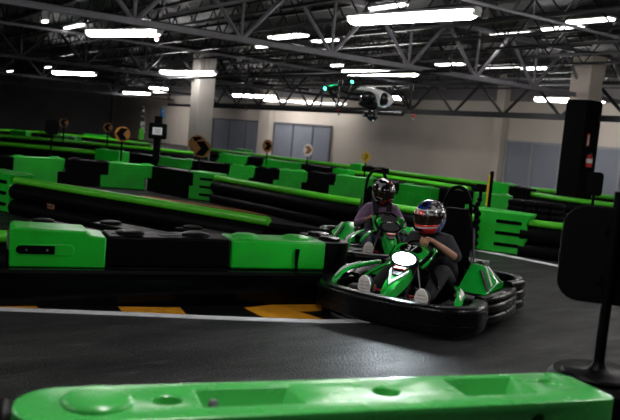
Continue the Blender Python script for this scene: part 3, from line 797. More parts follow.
# ---- the near green barrier across the foot of the picture
n0 = Vector((-.90, 2.315, 0)); n1 = Vector((1.40, 3.145, 0)); nd = (n1 - n0).normalized(); rzN = math.atan2(nd.y, nd.x); LN = (n1 - n0).length; DN = .36
nroot = empty('barrier_block', n0, rzN); tag(nroot, 'glossy green track barrier across the very foreground, with recesses and a raised disc on top', 'barrier')
def nu_(px, py=395): return (at(px, py, BH) - n0).dot(nd)
def near_barrier():
    bm = bmesh.new()
    rc = .17
    outl = []
    for i in range(9):   # rounded left end
        t = PI + (PI / 2) * i / 8; outl.append((rc + rc * math.cos(t), rc + rc * math.sin(t)))
    outl += [(LN - .05, 0), (LN - .015, .015), (LN, .05), (LN - .02, DN - .06), (LN - .07, DN)]
    for i in range(9):
        t = PI / 2 + (PI / 2) * i / 8; outl.append((rc + rc * math.cos(t), DN - rc + rc * math.sin(t)))
    mb = MB(); mb.prism([(x, y, .03) for x, y in outl], (0, 0, BH - .03))
    o = mb.build('body', M['green_near'], nroot)
    # recesses cut through the top with a boolean
    cut = MB()
    def rect(x0, x1, y0, y1, dep, sl=.05):
        cut.loft([[(x0 + sl, y0 + .02, BH - dep), (x1 - sl, y0 + .02, BH - dep), (x1 - sl, y1 - .02, BH - dep), (x0 + sl, y1 - .02, BH - dep)],
                  [(x0, y0, BH - .0), (x1, y0, BH - .0), (x1, y1, BH - .0), (x0, y1, BH - .0)],
                  [(x0, y0, BH + .05), (x1, y0, BH + .05), (x1, y1, BH + .05), (x0, y1, BH + .05)]])
    def hole(x, y, r, ry, dep):
        ring = [(x + r * math.cos(2 * PI * k / 20), y + ry * math.sin(2 * PI * k / 20)) for k in range(20)]
        cut.loft([[(px, py, BH - dep) for px, py in ring], [(px, py, BH + .05) for px, py in ring]])
    rect(nu_(197), nu_(298), DN * .28, DN * .80, .14)
    rect(nu_(452, 385), nu_(527, 385), DN * .30, DN * .88, .14)
    hole(nu_(165), DN * .5, .055, .045, .05)
    hole(nu_(382, 388), DN * .52, .055, .05, .05)
    hole(nu_(549, 382), DN * .62, .052, .05, .02)
    c = cut.build('cutter', M['green_near'], nroot)
    # round hole in the front face
    f = MB(); ring = [(nu_(537, 400) + .035 * math.cos(2 * PI * k / 20), .50 + .035 * math.sin(2 * PI * k / 20)) for k in range(20)]
    f.loft([[(x, -.05, z) for x, z in ring], [(x, .05, z) for x, z in ring]]); c2 = f.build('cutter2', M['green_near'], nroot)
    for cc in (c, c2):
        md = o.modifiers.new('b', 'BOOLEAN'); md.operation = 'DIFFERENCE'; md.object = cc; md.solver = 'EXACT'
    bv = o.modifiers.new('bevel', 'BEVEL'); bv.width = .016; bv.segments = 3; bv.limit_method = 'ANGLE'; bv.angle_limit = R(35)
    bpy.context.view_layer.update()
    dg = bpy.context.evaluated_depsgraph_get(); me = bpy.data.meshes.new_from_object(o.evaluated_get(dg))
    o.modifiers.clear(); o.data = me; me.shade_smooth(); me.set_sharp_from_angle(angle=R(30))
    bpy.data.objects.remove(c); bpy.data.objects.remove(c2)
near_barrier()
MB().lathe([(0, .032), (.09, .030), (.118, .022), (.130, .008), (.131, -.02), (0, -.02)], 36, (nu_(97, 400), DN * .52, BH)).build('raised_disc', M['green_near'], nroot, subd=1)
MB().lathe([(0, .03), (.012, .027), (.019, .015), (.021, 0), (.021, -.09), (0, -.09)], 16, (nu_(212), DN * .52, BH - .035)).build('plug', M['paper'], nroot)
barrier_block(n0 - nd * 1.3 + Vector((.0, .05, 0)), n0 - nd * .01 + Vector((0, .05, 0)), 'black', 'black barrier block at the bottom left corner, beside the foreground green barrier', H=BH - .03, D=.30, stepped=False)
# rounded black block on the right carrying the sign
sp = atY(597, 376, 3.55); sp.z = 0
root = empty('barrier_end_block', (sp.x + .08, sp.y + .05, 0)); tag(root, 'round black block at the bottom right carrying the sign post', 'barrier')
MB().lathe([(0, .03), (.27, .03), (.29, .06), (.29, BH - .06), (.265, BH - .035), (0, BH - .03)], 40).build('body', M['rubber'], root)
MB().lathe([(.294, .2), (.30, .22), (.30, .3), (.294, .32)], 40).build('side_band', M['belt'], root)
BE = 1
# ============================================================ SIGNS AND SMALL THINGS
def rrect(w, h, r, n=6):
    out = []
    for cx, cz, a0 in ((w / 2 - r, -h / 2 + r, -PI / 2), (w / 2 - r, h / 2 - r, 0), (-w / 2 + r, h / 2 - r, PI / 2), (-w / 2 + r, -h / 2 + r, PI)):
        for i in range(n + 1): t = a0 + PI / 2 * i / n; out.append((cx + r * math.cos(t), cz + r * math.sin(t)))
    return out
# near sign seen from behind
zt = BH - .03
root = empty('track_sign', (sp.x, sp.y, zt), R(-12)); tag(root, 'black back of a rounded square track sign on a round-footed post at the right edge', 'sign')
MB().lathe([(0, 0), (.165, 0), (.17, .012), (.16, .022), (.06, .028), (.035, .05), (.024, .08), (0, .08)], 36).build('round_foot', M['black'], root)
MB().tube([(0, 0, .03), (0, 0, .90)], .026, 14).build('post', M['black'], root)
pc = atY(613, 259, 3.5)
dxp = (pc.x - sp.x) + .01; dzp = pc.z - zt
MB().prism([(dxp + x, .03, dzp + z) for x, z in rrect(.46, .47, .11)], (0, .018, 0)).build('sign_plate', M['colblack'], root, bevel=.004)
for bz in (-.12, .12):
    for bx in (-.035, .035):
        MB().lathe([(0, -.004), (.004, -.004), (.005, 0), (0, 0)], 8, (dxp + bx, .026, dzp + bz), 'Y').build('bolt', M['chrome'], root)
MB().box((0, .03, dzp + .12), (.09, .012, .03)).build('bracket', M['black'], root); MB().box((0, .03, dzp - .12), (.09, .012, .03)).build('bracket', M['black'], root)

def chevron(px, py, D, w, direction, label, m='signorange', zfoot=.5, h=None, double=False, mark='black', shape='round'):
    c = atY(px, py, D); h = h or w
    root = empty('chevron_sign', (c.x, c.y, zfoot)); tag(root, label, 'sign')
    root.rotation_euler = (0, 0, math.atan2(-c.x, c.y) * 1.0)
    dz = c.z - zfoot
    MB().tube([(0, .02, 0), (0, .02, dz)], .022, 8).build('post', M['black'], root)
    offs = [(0, 0, 0)] if not double else [(-.055, .03, .06), (.04, -.02, -.03)]
    for ox, oy, oz in offs:
        if shape == 'round': poly = [(w / 2 * math.cos(2 * PI * k / 24), h / 2 * math.sin(2 * PI * k / 24)) for k in range(24)]
        elif shape == 'diamond': poly = [(w / 2, 0), (0, h / 2), (-w / 2, 0), (0, -h / 2)]
        else: poly = rrect(w, h, w * .25)
        MB().prism([(x + ox, oy - .012, z + dz + oz) for x, z in poly], (0, .016, 0)).build('sign_face', M[m], root, bevel=.003)
        s = direction
        if s:
            k = w * .5; zz = dz + oz; y = oy - .018
            poly = [(-s * .66 * k, zz + .72 * k), (s * .22 * k, zz + .84 * k), (s * .84 * k, zz), (s * .22 * k, zz - .84 * k), (-s * .66 * k, zz - .72 * k), (-s * .10 * k, zz)]
            MB().prism([(x + ox, y, z) for x, z in poly], (0, .006, 0)).build('chevron_mark', M[mark], root)
    return root, dz
chevron(200, 147, 16.6, .40, 1, 'pair of overlapping orange discs with black chevrons, in front of the left column', double=True)
chevron(122.5, 134, 18.5, .37, -1, 'orange disc sign with a black chevron pointing left, biggest of the left group')
chevron(108, 127.5, 24, .29, -1, 'small orange disc sign just left of the bigger orange disc')
chevron(64, 122.5, 24, .29, -1, 'small dim orange disc sign against the dark wall, beside the round black board')
chevron(267.5, 146, 25, .34, 1, 'small orange and black chevron sign between the two left window groups', h=.44)
chevron(308, 150, 25, .32, 1, 'pale grey and orange chevron sign in front of the second window group', m='sole', mark='signorange', h=.42)
r_, dz = chevron(366, 157, 20.6, .31, 0, 'yellow diamond sign with a curved black arrow on the beige wall side', m='signyellow', shape='diamond', h=.36)
MB().tube([(-.03, -.02, dz - .07), (.0, -.02, dz - .03), (.035, -.02, dz + .015), (.02, -.02, dz + .06), (-.03, -.02, dz + .05)], .014, 6).build('arrow_mark', M['black'], r_)
r_, dz = chevron(52, 127, 19, .34, 0, 'round black signboard at far left against the dark wall', m='colblack', shape='rr', h=.36); r_.name = 'track_signboard'
r_, dz = chevron(595, 184, 11.6, .23, 0, 'small rounded black signboard on a post right of the right column', m='colblack', shape='rr', h=.37); r_.name = 'track_signboard'

# striped marker post
b0_ = atY(487, 207, 12.2); t0_ = atY(489.5, 171, 12.2)
root = empty('marker_post', (b0_.x, b0_.y, b0_.z)); tag(root, 'upright yellow and black marker post standing on the blocks behind the kart', 'marker post')
hh = t0_.z - b0_.z
MB().box((.022, 0, hh / 2), (.06, .04, hh)).build('black_back', M['black'], root, bevel=.008)
MB().box((-.022, -.022, hh * .46), (.032, .012, hh * .86)).build('yellow_strip', M['signyellow'], root, bevel=.004)

# display box with lit screen, with a blue pennant
c = atY(157, 131, 20)
root = empty('display_box', (c.x, c.y, .55)); tag(root, 'black box on a post with a small pale lit screen, left of the left column', 'display box'); dz = c.z - .55
MB().box((0, .12, dz), (.46, .22, .42)).build('housing', M['black'], root, bevel=.03)
MB().box((.0, .12, dz + .30), (.2, .14, .2)).build('top_housing', M['black'], root, bevel=.02)
MB().box((.01, -.0, dz), (.25, .02, .19)).build('screen', M['screen'], root, bevel=.006)
for i in range(3): MB().box((.01, -.012, dz - .05 + .045 * i), (.17, .006, .014)).build('screen_line', M['black'], root)
MB().box((0, .12, dz / 2 - .1), (.18, .14, dz - .2)).build('post', M['black'], root, bevel=.01)
def flag(px, py0, py1, D, m, label, w=.16, low=None):
    a_ = atY(px, py1, D); b_ = atY(px + 1.5, py0, D)
    root = empty('pennant_flag', (a_.x, a_.y, a_.z)); tag(root, label, 'flag')
    h_ = b_.z - a_.z
    MB().tube([(0, 0, 0), (0, 0, h_ + .03)], .012, 6).build('flag_pole', M['black'], root)
    mb = MB(); n = 8; top = []; 
    fr = []
    for i in range(n + 1):
        z = h_ * (.25 + .75 * i / n); x1 = w * (1 - .4 * i / n) + .02 * math.sin(i * 1.7); yw = .03 * math.sin(i * 1.3)
        fr.append(((0, 0, z), (x1, yw, z)))
    vs = []; fs = []
    for l, r2 in fr: vs += [(l[0], -.004 + l[1], l[2]), (r2[0], -.004 + r2[1], r2[2]), (r2[0], .004 + r2[1], r2[2]), (l[0], .004, l[2])]
    for i in range(n):
        for k in range(4): fs.append((i * 4 + k, i * 4 + (k + 1) % 4, (i + 1) * 4 + (k + 1) % 4, (i + 1) * 4 + k))
    fs += [(3, 2, 1, 0), (n * 4, n * 4 + 1, n * 4 + 2, n * 4 + 3)]
    mb.add(vs, fs); mb.build('cloth', M[m], root)
    if low: MB().box((w * .3, 0, h_ * .2), (.14, .03, h_ * .32)).build('green_sleeve', M['lime'], root, bevel=.005)
flag(139, 106, 141, 22, 'checker', 'black and white checkered pennant left of the display box', .18, True)
flag(160.5, 108, 121, 20.2, 'blueflag', 'small blue pennant above the display box', .11)
# fire extinguisher and red label on the right column
fb = C1[1] - .12 - .31 - .03
ex = onB(586, 165, fb)
def colpt(px, py, off): 
    a_, z_ = onB(px, py, fb); return W(a_, fb - off, z_)
q = colpt(585.5, 167, .09); q2 = colpt(587, 153, .09)
root = empty('fire_extinguisher', q, TH); tag(root, 'red fire extinguisher hung on the black part of the right column', 'fire extinguisher')
h_ = q2.z - q.z
MB().lathe([(0, 0), (.07, 0), (.08, .02), (.08, h_ * .72), (.05, h_ * .86), (.025, h_ * .9), (0, h_ * .9)], 16).build('cylinder', M['red'], root)
MB().lathe([(.082, h_ * .3), (.083, h_ * .3), (.083, h_ * .6), (.082, h_ * .6)], 16).build('pale_label', M['white'], root)
MB().box((0, 0, h_ * .97), (.05, .12, .04)).build('valve_handle', M['chrome'], root, bevel=.01)
MB().tube([(0, -.03, h_ * .93), (.05, -.07, h_ * .9), (.09, -.05, h_ * .6), (.09, -.02, h_ * .3)], .012, 6).build('hose', M['black'], root)
q = colpt(588, 140, .0)
root = empty('wall_label', q, TH); tag(root, 'narrow upright red and white label above the fire extinguisher', 'label')
MB().box((0, -.006, 0), (.10, .01, .34)).build('label_plate', M['red'], root); MB().box((0, -.014, 0), (.05, .006, .26)).build('pale_field', M['sole'], root)

# ---- hovering camera drone
c = atY(371, 98, 6.2)
droot = empty('camera_drone', c, R(14)); tag(droot, 'white and black camera drone hovering under the lamps in mid picture', 'drone')
def pod(mb, pts, n=14):
    secs = []
    for (x, y, z, ry, rz_) in pts: secs.append([(x, y + ry * math.cos(2 * PI * k / n), z + rz_ * math.sin(2 * PI * k / n)) for k in range(n)])
    mb.loft(secs)
mb = MB(); pod(mb, [(-.125, 0, .058, .012, .008), (-.10, 0, .062, .035, .016), (-.04, 0, .062, .055, .022), (.02, 0, .045, .06, .036), (.06, 0, .01, .062, .066), (.12, 0, -.005, .06, .068), (.165, 0, -.005, .045, .045), (.195, 0, -.0, .02, .016), (.205, 0, .0, .006, .005)]); mb.build('white_shell', M['drone'], droot)
for x, z, a_, b_ in ((-.035, -.0, .062, .050), (.095, -.004, .040, .056)):
    MB().ball((x, -.040, z), (a_, .045, b_)).build('black_inset', M['carbon'], droot)
mb = MB(); mb.tube([(-.09, -.0, -.03), (-.03, -.0, -.055), (.05, -.0, -.065)], .035, 10); mb.build('battery_bay', M['carbon'], droot)
for sx, ex_, ez in ((-1, -.34, .07), (1, .24, .09)):
    MB().tube([(sx * .06, 0, .02), (ex_ * .6, 0, .02), (ex_, 0, ez)], .013, 8).build('boom', M['carbon'], droot)
    MB().tube([(ex_, -.26, ez), (ex_, .26, ez)], .011, 8).build('cross_arm', M['carbon'], droot)
    for sy in (-1, 1):
        mo = MB(); mo.lathe([(0, -.02), (.018, -.02), (.02, 0), (.018, .03), (0, .03)], 14, (ex_, sy * .26, ez)); motor = mo.build('motor', M['carbon'], droot)
        an = .5 * sy + .9 * sx
        pr_ = MB(); pr_.box((ex_, sy * .26, ez + .036), (.30, .022, .003), 0)
        pr_ = MB(); dxx, dyy = math.cos(an), math.sin(an)
        pr_.prism([(ex_ + dxx * .15 - dyy * .006, sy * .26 + dyy * .15 + dxx * .006, ez + .034), (ex_ - dyy * .014, sy * .26 + dxx * .014, ez + .034), (ex_ - dxx * .15 - dyy * .006, sy * .26 - dyy * .15 + dxx * .006, ez + .034), (ex_ - dxx * .15 + dyy * .006, sy * .26 - dyy * .15 - dxx * .006, ez + .034), (ex_ + dyy * .014, sy * .26 - dxx * .014, ez + .034), (ex_ + dxx * .15 + dyy * .006, sy * .26 + dyy * .15 - dxx * .006, ez + .034)], (0, 0, .003))
        pr_.build('propeller', M['carbon'], droot)
        MB().tube([(ex_, sy * .26, ez - .01), (ex_ + sx * .01, sy * .27, ez - .17)], .008, 6).build('landing_leg', M['carbon'], droot)
    
for px, py in ((325, 88.5), (352, 82)):
    g = atY(px, py, 6.2); l = Matrix.Rotation(-R(14), 3, 'Z') @ (g - c)
    MB().ball(tuple(l), .013, 10, 6).build('green_light', M['greenled'], droot)
    MB().tube([tuple(l), (-.2, 0, .04)], .007, 6).build('light_stalk', M['carbon'], droot)
MB().box((.0, -.0, -.10), (.03, .03, .07)).build('gimbal_arm', M['carbon'], droot, bevel=.006)
MB().ball((.02, -.02, -.15), (.045, .04, .04)).build('camera_head', M['carbon'], droot)
MB().lathe([(0, 0), (.024, 0), (.024, .03), (0, .03)], 14, (-.05, -.0, -.14), 'X').build('camera_lens', M['carbon'], droot)

# ============================================================ KART
def sweep2(path, sec, o3=(0, 0, 0), scale=None):
    """path: plan points (x, y); sec: (outward offset, z) closed outline; outward = right of travel"""
    secs = []
    n = len(path)
    for i in range(n):
        a_ = Vector(path[max(i - 1, 0)]); b_ = Vector(path[min(i + 1, n - 1)]); t = (b_ - a_).normalized(); nr = Vector((t.y, -t.x))
        p = Vector(path[i]); k = scale[i] if scale else 1
        secs.append([(p.x + nr.x * u, p.y + nr.y * u, z * 1.0 if not scale else (.17 + (z - .17) * k)) for u, z in sec])
    return secs
def smooth_path(pts, n=6):
    out = []; P = [Vector(p) for p in pts]
    for i in range(len(P) - 1):
        p0 = P[max(i - 1, 0)]; p1 = P[i]; p2 = P[i + 1]; p3 = P[min(i + 2, len(P) - 1)]
        for k in range(n):
            t = k / n; out.append(.5 * ((2 * p1) + (-p0 + p2) * t + (2 * p0 - 5 * p1 + 4 * p2 - p3) * t * t + (-p0 + 3 * p1 - 3 * p2 + p3) * t ** 3))
    out.append(P[-1]); return out
def ribbon(mb, pts, widths, th, across=(0, 1, 0), n=6):
    P = smooth_path(pts, n); secs = []
    A_ = Vector(across)
    for i, p in enumerate(P):
        t = (P[min(i + 1, len(P) - 1)] - P[max(i - 1, 0)]).normalized(); w = A_ - t * A_.dot(t); w.normalize(); u = t.cross(w)
        f = i / (len(P) - 1) * (len(widths) - 1); k = min(int(f), len(widths) - 2); wd = widths[k] + (widths[k + 1] - widths[k]) * (f - k)
        secs.append([p + w * wd / 2 - u * th * .2, p + w * wd * .35 + u * th, p - w * wd * .35 + u * th, p - w * wd / 2 - u * th * .2, p - w * wd * .4 - u * th * .6, p + w * wd * .4 - u * th * .6])
    mb.loft(secs)
def make_kart(label):
    k = empty('go_kart'); tag(k, label, 'go-kart')
    B_ = M['kartblack']; G_ = M['kartgreen']
    # bumpers
    def rsec(t, z0, z1, r=.03):
        s = []
        for cx, cz, a0 in ((t - r, z0 + r, -PI / 2), (t - r, z1 - r, 0), (-t + r, z1 - r, PI / 2), (-t + r, z0 + r, PI)):
            for i in range(5): an = a0 + PI / 2 * i / 4; s.append((cx + r * math.cos(an), cz + r * math.sin(an)))
        return s
    fp = smooth_path([(.34, .66), (.52, .71), (.72, .70), (.88, .58), (.965, .35), (.99, 0), (.965, -.35), (.88, -.58), (.72, -.70), (.52, -.71), (.34, -.66)], 5)
    fp = [(p.x, p.y) for p in fp][::-1] if False else [(p[0], p[1]) for p in fp]
    mb = MB(); mb.loft(sweep2(fp, [(-u, z) for u, z in rsec(.075, .045, .285, .045)])); mb.build('front_bumper', B_, k)
    mb = MB(); mb.loft(sweep2(fp[6:-6], [(-.072 - .012, .215), (-.072 - .012, .245), (-.05, .25), (-.05, .21)])); mb.build('front_bumper_ridge', B_, k)
    mb = MB(); mb.loft(sweep2(fp[10:-10], [(-.072 - .010, .075), (-.072 - .014, .13), (-.05, .14), (-.05, .07)])); mb.build('front_bumper_lip', B_, k)
    MB().box((.42, .735, .17), (.10, .05, .15)).build('bumper_joint_cover', B_, k, bevel=.015); MB().box((.42, -.735, .17), (.10, .05, .15)).build('bumper_joint_cover', B_, k, bevel=.015)
    for s in (1, -1):
        path = smooth_path([(.30, .64 * s), (.10, .70 * s), (-.25, .71 * s), (-.48, .68 * s)], 6); path = [(p[0], p[1]) for p in path]
        for z0, z1, t in ((.05, .14, .075), (.145, .235, .07), (.24, .30, .06)):
            mb = MB(); mb.loft(sweep2(path, rsec(t, z0, z1, .03))); mb.build('side_bumper_rib', B_, k)
    rp = smooth_path([(-.46, .66), (-.72, .70), (-.92, .60), (-.99, .3), (-1.0, 0), (-.99, -.3), (-.92, -.60), (-.72, -.70), (-.46, -.66)], 6); rp = [(p[0], p[1]) for p in rp]
    for z0, z1, t in ((.06, .155, .06), (.16, .255, .058), (.26, .35, .05)):
        mb = MB(); mb.loft(sweep2(rp, rsec(t, z0, z1, .032))); mb.build('rear_bumper_rib', B_, k)
    # chassis
    mb = MB()
    for s in (1, -1):
        mb.tube([(.86, .30 * s, .09), (.5, .26 * s, .08), (.1, .38 * s, .08), (-.5, .36 * s, .08), (-.88, .34 * s, .12)], .016, 8)
        mb.tube([(.3, .36 * s, .08), (.25, .62 * s, .10), (-.3, .62 * s, .10), (-.35, .36 * s, .08)], .012, 8)
    for x in (.86, .5, .1, -.5, -.88): mb.tube([(x, -.32, .085), (x, .32, .085)], .014, 8)
    mb.build('frame', M['tubesteel'], k)
    MB().box((.35, 0, .06), (1.0, .62, .012)).build('floor_pan', M['tubesteel'], k)
    # wheels
    for x, y, r, w in ((.56, .47, .128, .12), (.56, -.47, .128, .12), (-.58, .47, .14, .19), (-.58, -.47, .14, .19)):
        mb = MB(); mb.lathe([(r * .55, -w / 2), (r * .9, -w / 2), (r * 1.0, -w / 2 + .025), (r * 1.0, w / 2 - .025), (r * .9, w / 2), (r * .55, w / 2), (r * .5, 0), (r * .55, -w / 2)], 24, (x, y, r), 'Y'); t = mb.build('tyre', M['tyre'], k)
        mb = MB(); mb.lathe([(0, w * .3), (r * .5, w * .35), (r * .56, w * .46), (r * .56, -w * .46), (r * .5, -w * .35), (0, -w * .3)], 16, (x, y, r), 'Y'); mb.build('wheel_rim', M['tubesteel'], k)
    MB().tube([(-.58, -.5, .14), (-.58, .5, .14)], .02, 8).build('rear_axle', M['tubesteel'], k)
    # seat with high back, head pad and hoop
    secs = []
    prof = [(.10, .13, .17), (-.05, .10, .18), (-.25, .10, .19), (-.38, .16, .20), (-.46, .30, .21), (-.52, .48, .21), (-.57, .66, .19), (-.60, .80, .15), (-.61, .86, .11)]
    for x, z, w in prof:
        secs.append([(x, -w, z + .07), (x - .0, -w * .85, z + .01), (x, 0, z - .01), (x, w * .85, z + .01), (x, w, z + .07), (x - .03, w * .9, z - .03), (x - .03, 0, z - .04), (x - .03, -w * .9, z - .03)])
    mb = MB(); mb.loft(secs); mb.build('seat', M['seat'], k, subd=1)
    mb = MB(); mb.loft([[(-.52 - .09 * t, -w, z), (-.50 - .09 * t, -w * .7, z), (-.50 - .09 * t, w * .7, z), (-.52 - .09 * t, w, z), (-.58 - .09 * t, w * .9, z), (-.58 - .09 * t, -w * .9, z)] for z, w, t in ((.45, .215, 0), (.62, .21, .4), (.80, .19, .8), (.93, .16, 1), (.985, .11, 1.05))])
    mb.build('seat_back_pad', M['seat'], k, bevel=.02, subd=1)
    hoop = smooth_path([(-.66, -.165, .30), (-.66, -.155, .92), (-.655, -.135, 1.09), (-.65, -.08, 1.175), (-.65, -.01, 1.20), (-.65, .06, 1.17), (-.655, .115, 1.08), (-.66, .135, .92), (-.66, .16, .30)], 4)
    MB().tube(hoop, .019, 10).build('roll_hoop', M['black'], k)
    for s in (1, -1):
        MB().tube([(-.66, .16 * s, .34), (-.78, .25 * s, .2), (-.88, .3 * s, .12)], .016, 8).build('hoop_stay', M['black'], k)
        MB().tube([(-.62, .20 * s, .80), (-.60, .235 * s, .55), (-.5, .24 * s, .3)], .017, 8).build('seat_side_tube', M['tubesteel'], k)
    MB().tube([(-.655, .13, 1.03), (-.66, .19, 1.02), (-.67, .215, 1.08), (-.67, .215, 1.18)], .018, 8).build('camera_arm', M['black'], k)
    MB().box((-.67, .215, 1.215), (.06, .10, .08)).build('rear_camera', M['black'], k, bevel=.012)
    for z_ in (1.0, 1.05, 1.10): MB().ball((-.66, .19 + (z_ - 1.0) * .25, z_), .028, 10, 6).build('arm_joint', M['black'], k)
    # engine block behind the seat
    mb = MB(); mb.box((-.72, .22, .25), (.26, .28, .24)); mb.build('engine', M['tubesteel'], k, bevel=.02)
    mb = MB()
    for i in range(6): mb.box((-.72, .22, .38 + .016 * i), (.22, .24, .008))
    mb.build('engine_fins', M['chrome'], k)
    MB().ball((-.62, .30, .42), (.07, .06, .06)).build('air_filter', M['black'], k)
    MB().tube([(-.72, .10, .30), (-.72, -.1, .32), (-.85, -.25, .25)], .035, 10).build('exhaust', M['chrome'], k)
    # side fairings
    for s in (1, -1):
        y0, y1 = .33 * s, .61 * s
        mb = MB()
        A_ = [(.06, .27), (-.06, .34), (-.28, .48), (-.40, .47), (-.56, .34), (-.60, .27)]
        mb.loft([[(x, y0, z + (.02 if z > .3 else 0)) for x, z in A_], [(x, (y0 + y1) / 2, z) for x, z in A_], [(x * .95 - .01, y1, .27 + (z - .27) * .35) for x, z in A_]])
        f_ = mb.build('side_fairing', G_, k, bevel=.01)
        def strip3(pts, w, m, nm):
            mb = MB()
            for i in range(len(pts) - 1):
                a_, b_ = Vector(pts[i]), Vector(pts[i + 1]); t = (b_ - a_).normalized(); n = Vector((0, s * .6, .8)); sd = t.cross(n).normalized() * w / 2
                mb.add([a_ + sd, a_ - sd, b_ - sd, b_ + sd, a_ + sd + n * .006, a_ - sd + n * .006, b_ - sd + n * .006, b_ + sd + n * .006], [(0, 1, 2, 3), (4, 5, 6, 7), (0, 4, 5, 1), (1, 5, 6, 2), (2, 6, 7, 3), (3, 7, 4, 0)])
            mb.build(nm, m, f_)
        strip3([(-.30, .472 * s, .478), (-.16, .60 * s, .31)], .022, M['white'], 'white_stripe')
        strip3([(-.36, .472 * s, .475), (-.36, .60 * s, .335)], .03, M['white'], 'white_stripe')
        strip3([(-.44, .472 * s, .44), (-.50, .60 * s, .30)], .07, M['black'], 'black_panel')
        strip3([(-.22, .46 * s, .45), (-.05, .60 * s, .29)], .05, M['black'], 'black_panel')
    # front fenders: green arcs over the front wheels
    for s in (1, -1):
        if s < 0: pts = [(.84, .56 * s, .27), (.82, .55 * s, .325), (.72, .52 * s, .40), (.58, .42 * s, .455), (.44, .30 * s, .485)]
        else: pts = [(.78, .62 * s, .26), (.72, .60 * s, .30), (.60, .57 * s, .335), (.46, .50 * s, .35), (.34, .42 * s, .35)]
        mb = MB(); ribbon(mb, pts, [.05, .075, .08, .065, .04], .016, (.3, 1, 0)); f_ = mb.build('front_fender', G_, k)
        q_ = [Vector(p_) + Vector((.0, .012 * s, .018)) for p_ in pts[1:4]]
        mb = MB(); ribbon(mb, q_, [.01, .032, .012], .008, (.3, 1, 0)); mb.build('white_highlight', M['white'], f_)  # highlight along the fender, built in as a white ribbon
        mb = MB(); ribbon(mb, [(.62, .36 * s, .36), (.54, .30 * s, .42), (.46, .22 * s, .47), (.40, .15 * s, .49)], [.02, .05, .05, .03], .012, (.3, 1, 0)); mb.build('inner_fender_strip', M['kartgreen'] if s < 0 else B_, k)
    # centre nose with white V
    def nose(secs_, name, m, par):
        mb = MB(); out = []
        for x, w, zt_, zb in secs_: out.append([(x, -w, zb), (x + .01, -w * .75, zt_ - .02), (x + .015, 0, zt_), (x + .01, w * .75, zt_ - .02), (x, w, zb)])
        mb.loft(out); return mb.build(name, m, par, bevel=.006)
    ns = nose([(.93, .03, .29, .22), (.90, .06, .325, .23), (.80, .085, .395, .28), (.66, .10, .46, .34), (.54, .09, .50, .40)], 'nose_fairing', G_, k)
    def decal(pts, m, nm, par, off=.006):
        mb = MB(); n = len(pts)
        # outward is up and forward
        nv = Vector((.45, 0, .9)).normalized() * off
        mb.prism([Vector(p) for p in pts], nv); return mb.build(nm, m, par)
    z_at = lambda x: .405 + (.80 - x) * .5 if x < .8 else .405 - (x - .8) * .72
    decal([(.86, 0, z_at(.86)), (.67, .085, z_at(.68) - .012), (.64, .085, z_at(.64) - .012), (.83, 0, z_at(.83) + .004), (.64, -.085, z_at(.64) - .012), (.68, -.085, z_at(.68) - .012)], M['white'], 'white_v_stripe', ns, .012)
    decal([(.74, -.035, z_at(.74)), (.74, .035, z_at(.74)), (.61, .065, z_at(.61) - .01), (.61, -.065, z_at(.61) - .01)], M['black'], 'black_badge', ns, .009)
    decal([(.665, -.055, z_at(.665)), (.665, .055, z_at(.665)), (.635, .06, z_at(.635)), (.635, -.06, z_at(.635))], M['logored'], 'red_badge_lettering', ns, .016)
    # steering hood: green cowl with number roundel
    hc = Vector((.36, 0, .60))
    mb = MB(); secs = []
    for x, w, z, h in ((.60, .07, .50, .02), (.56, .12, .535, .045), (.49, .145, .575, .05), (.40, .15, .61, .05), (.30, .125, .635, .04), (.26, .07, .64, .02)):
        secs.append([(x, w * math.cos(2 * PI * i / 16), z + h * math.sin(2 * PI * i / 16)) for i in range(16)])
    mb.loft(secs); hood = mb.build('steering_hood', G_, k)
    for s in (1, -1):
        mb = MB(); ribbon(mb, [(.52, .15 * s, .50), (.44, .19 * s, .565), (.33, .19 * s, .63), (.25, .14 * s, .65)], [.02, .05, .055, .03], .014, (0, .4, 1)); hw = mb.build('hood_wing', G_, k)
        mb = MB(); ribbon(mb, [(.46, .205 * s, .555), (.36, .212 * s, .63)], [.02, .045], .008, (0, .4, 1)); mb.build('black_flash', M['black'], hw)
    tilt = math.atan2(.06, .11)
    q = Matrix.Translation((.45, 0, .645)) @ Matrix.Rotation(R(38), 4, 'Y') @ Matrix.Rotation(PI / 2, 4, 'Z')
    mb = MB(); mb.prism([tuple(q @ Vector((.11 * math.cos(2 * PI * i / 28), .062 * math.sin(2 * PI * i / 28), -.004))) for i in range(28)], (q.to_3x3() @ Vector((0, 0, .010)))); pl = mb.build('number_plate', M['black'], k)
    tx = text_mesh('37', .105, M['white'], pl, 'number_37', q @ Matrix.Translation((0, 0, .008)), .002)
    # headlight
    hl = Vector((.578, 0, .565)); q = Matrix.Translation(hl) @ Matrix.Rotation(R(62), 4, 'Y')
    def ov(a_, b_, z0, dz_, m, nm, par):
        mb = MB(); mb.prism([tuple(q @ Vector((b_ * math.sin(2 * PI * i / 28), a_ * math.cos(2 * PI * i / 28), z0))) for i in range(28)], q.to_3x3() @ Vector((0, 0, dz_))); return mb.build(nm, m, par, bevel=.003)
    hh_ = ov(.135, .078, -.03, .035, B_, 'headlight_housing', k); ov(.112, .058, .005, .008, M['led'], 'headlight_lens', hh_)
    MB().box((.50, 0, .50), (.10, .12, .09)).build('headlight_bracket', B_, k, bevel=.01)
    # steering wheel and column
    wc = Vector((.16, 0, .62)); ax_ = Vector((-.62, 0, .78)).normalized(); u_ = Vector((0, 1, 0)); v_ = ax_.cross(u_)
    rim = [wc + u_ * .15 * math.cos(2 * PI * i / 28) + v_ * .14 * math.sin(2 * PI * i / 28) for i in range(28)]
    MB().tube(rim, .014, 8, closed=True).build('steering_wheel', M['black'], k)
    mb = MB()
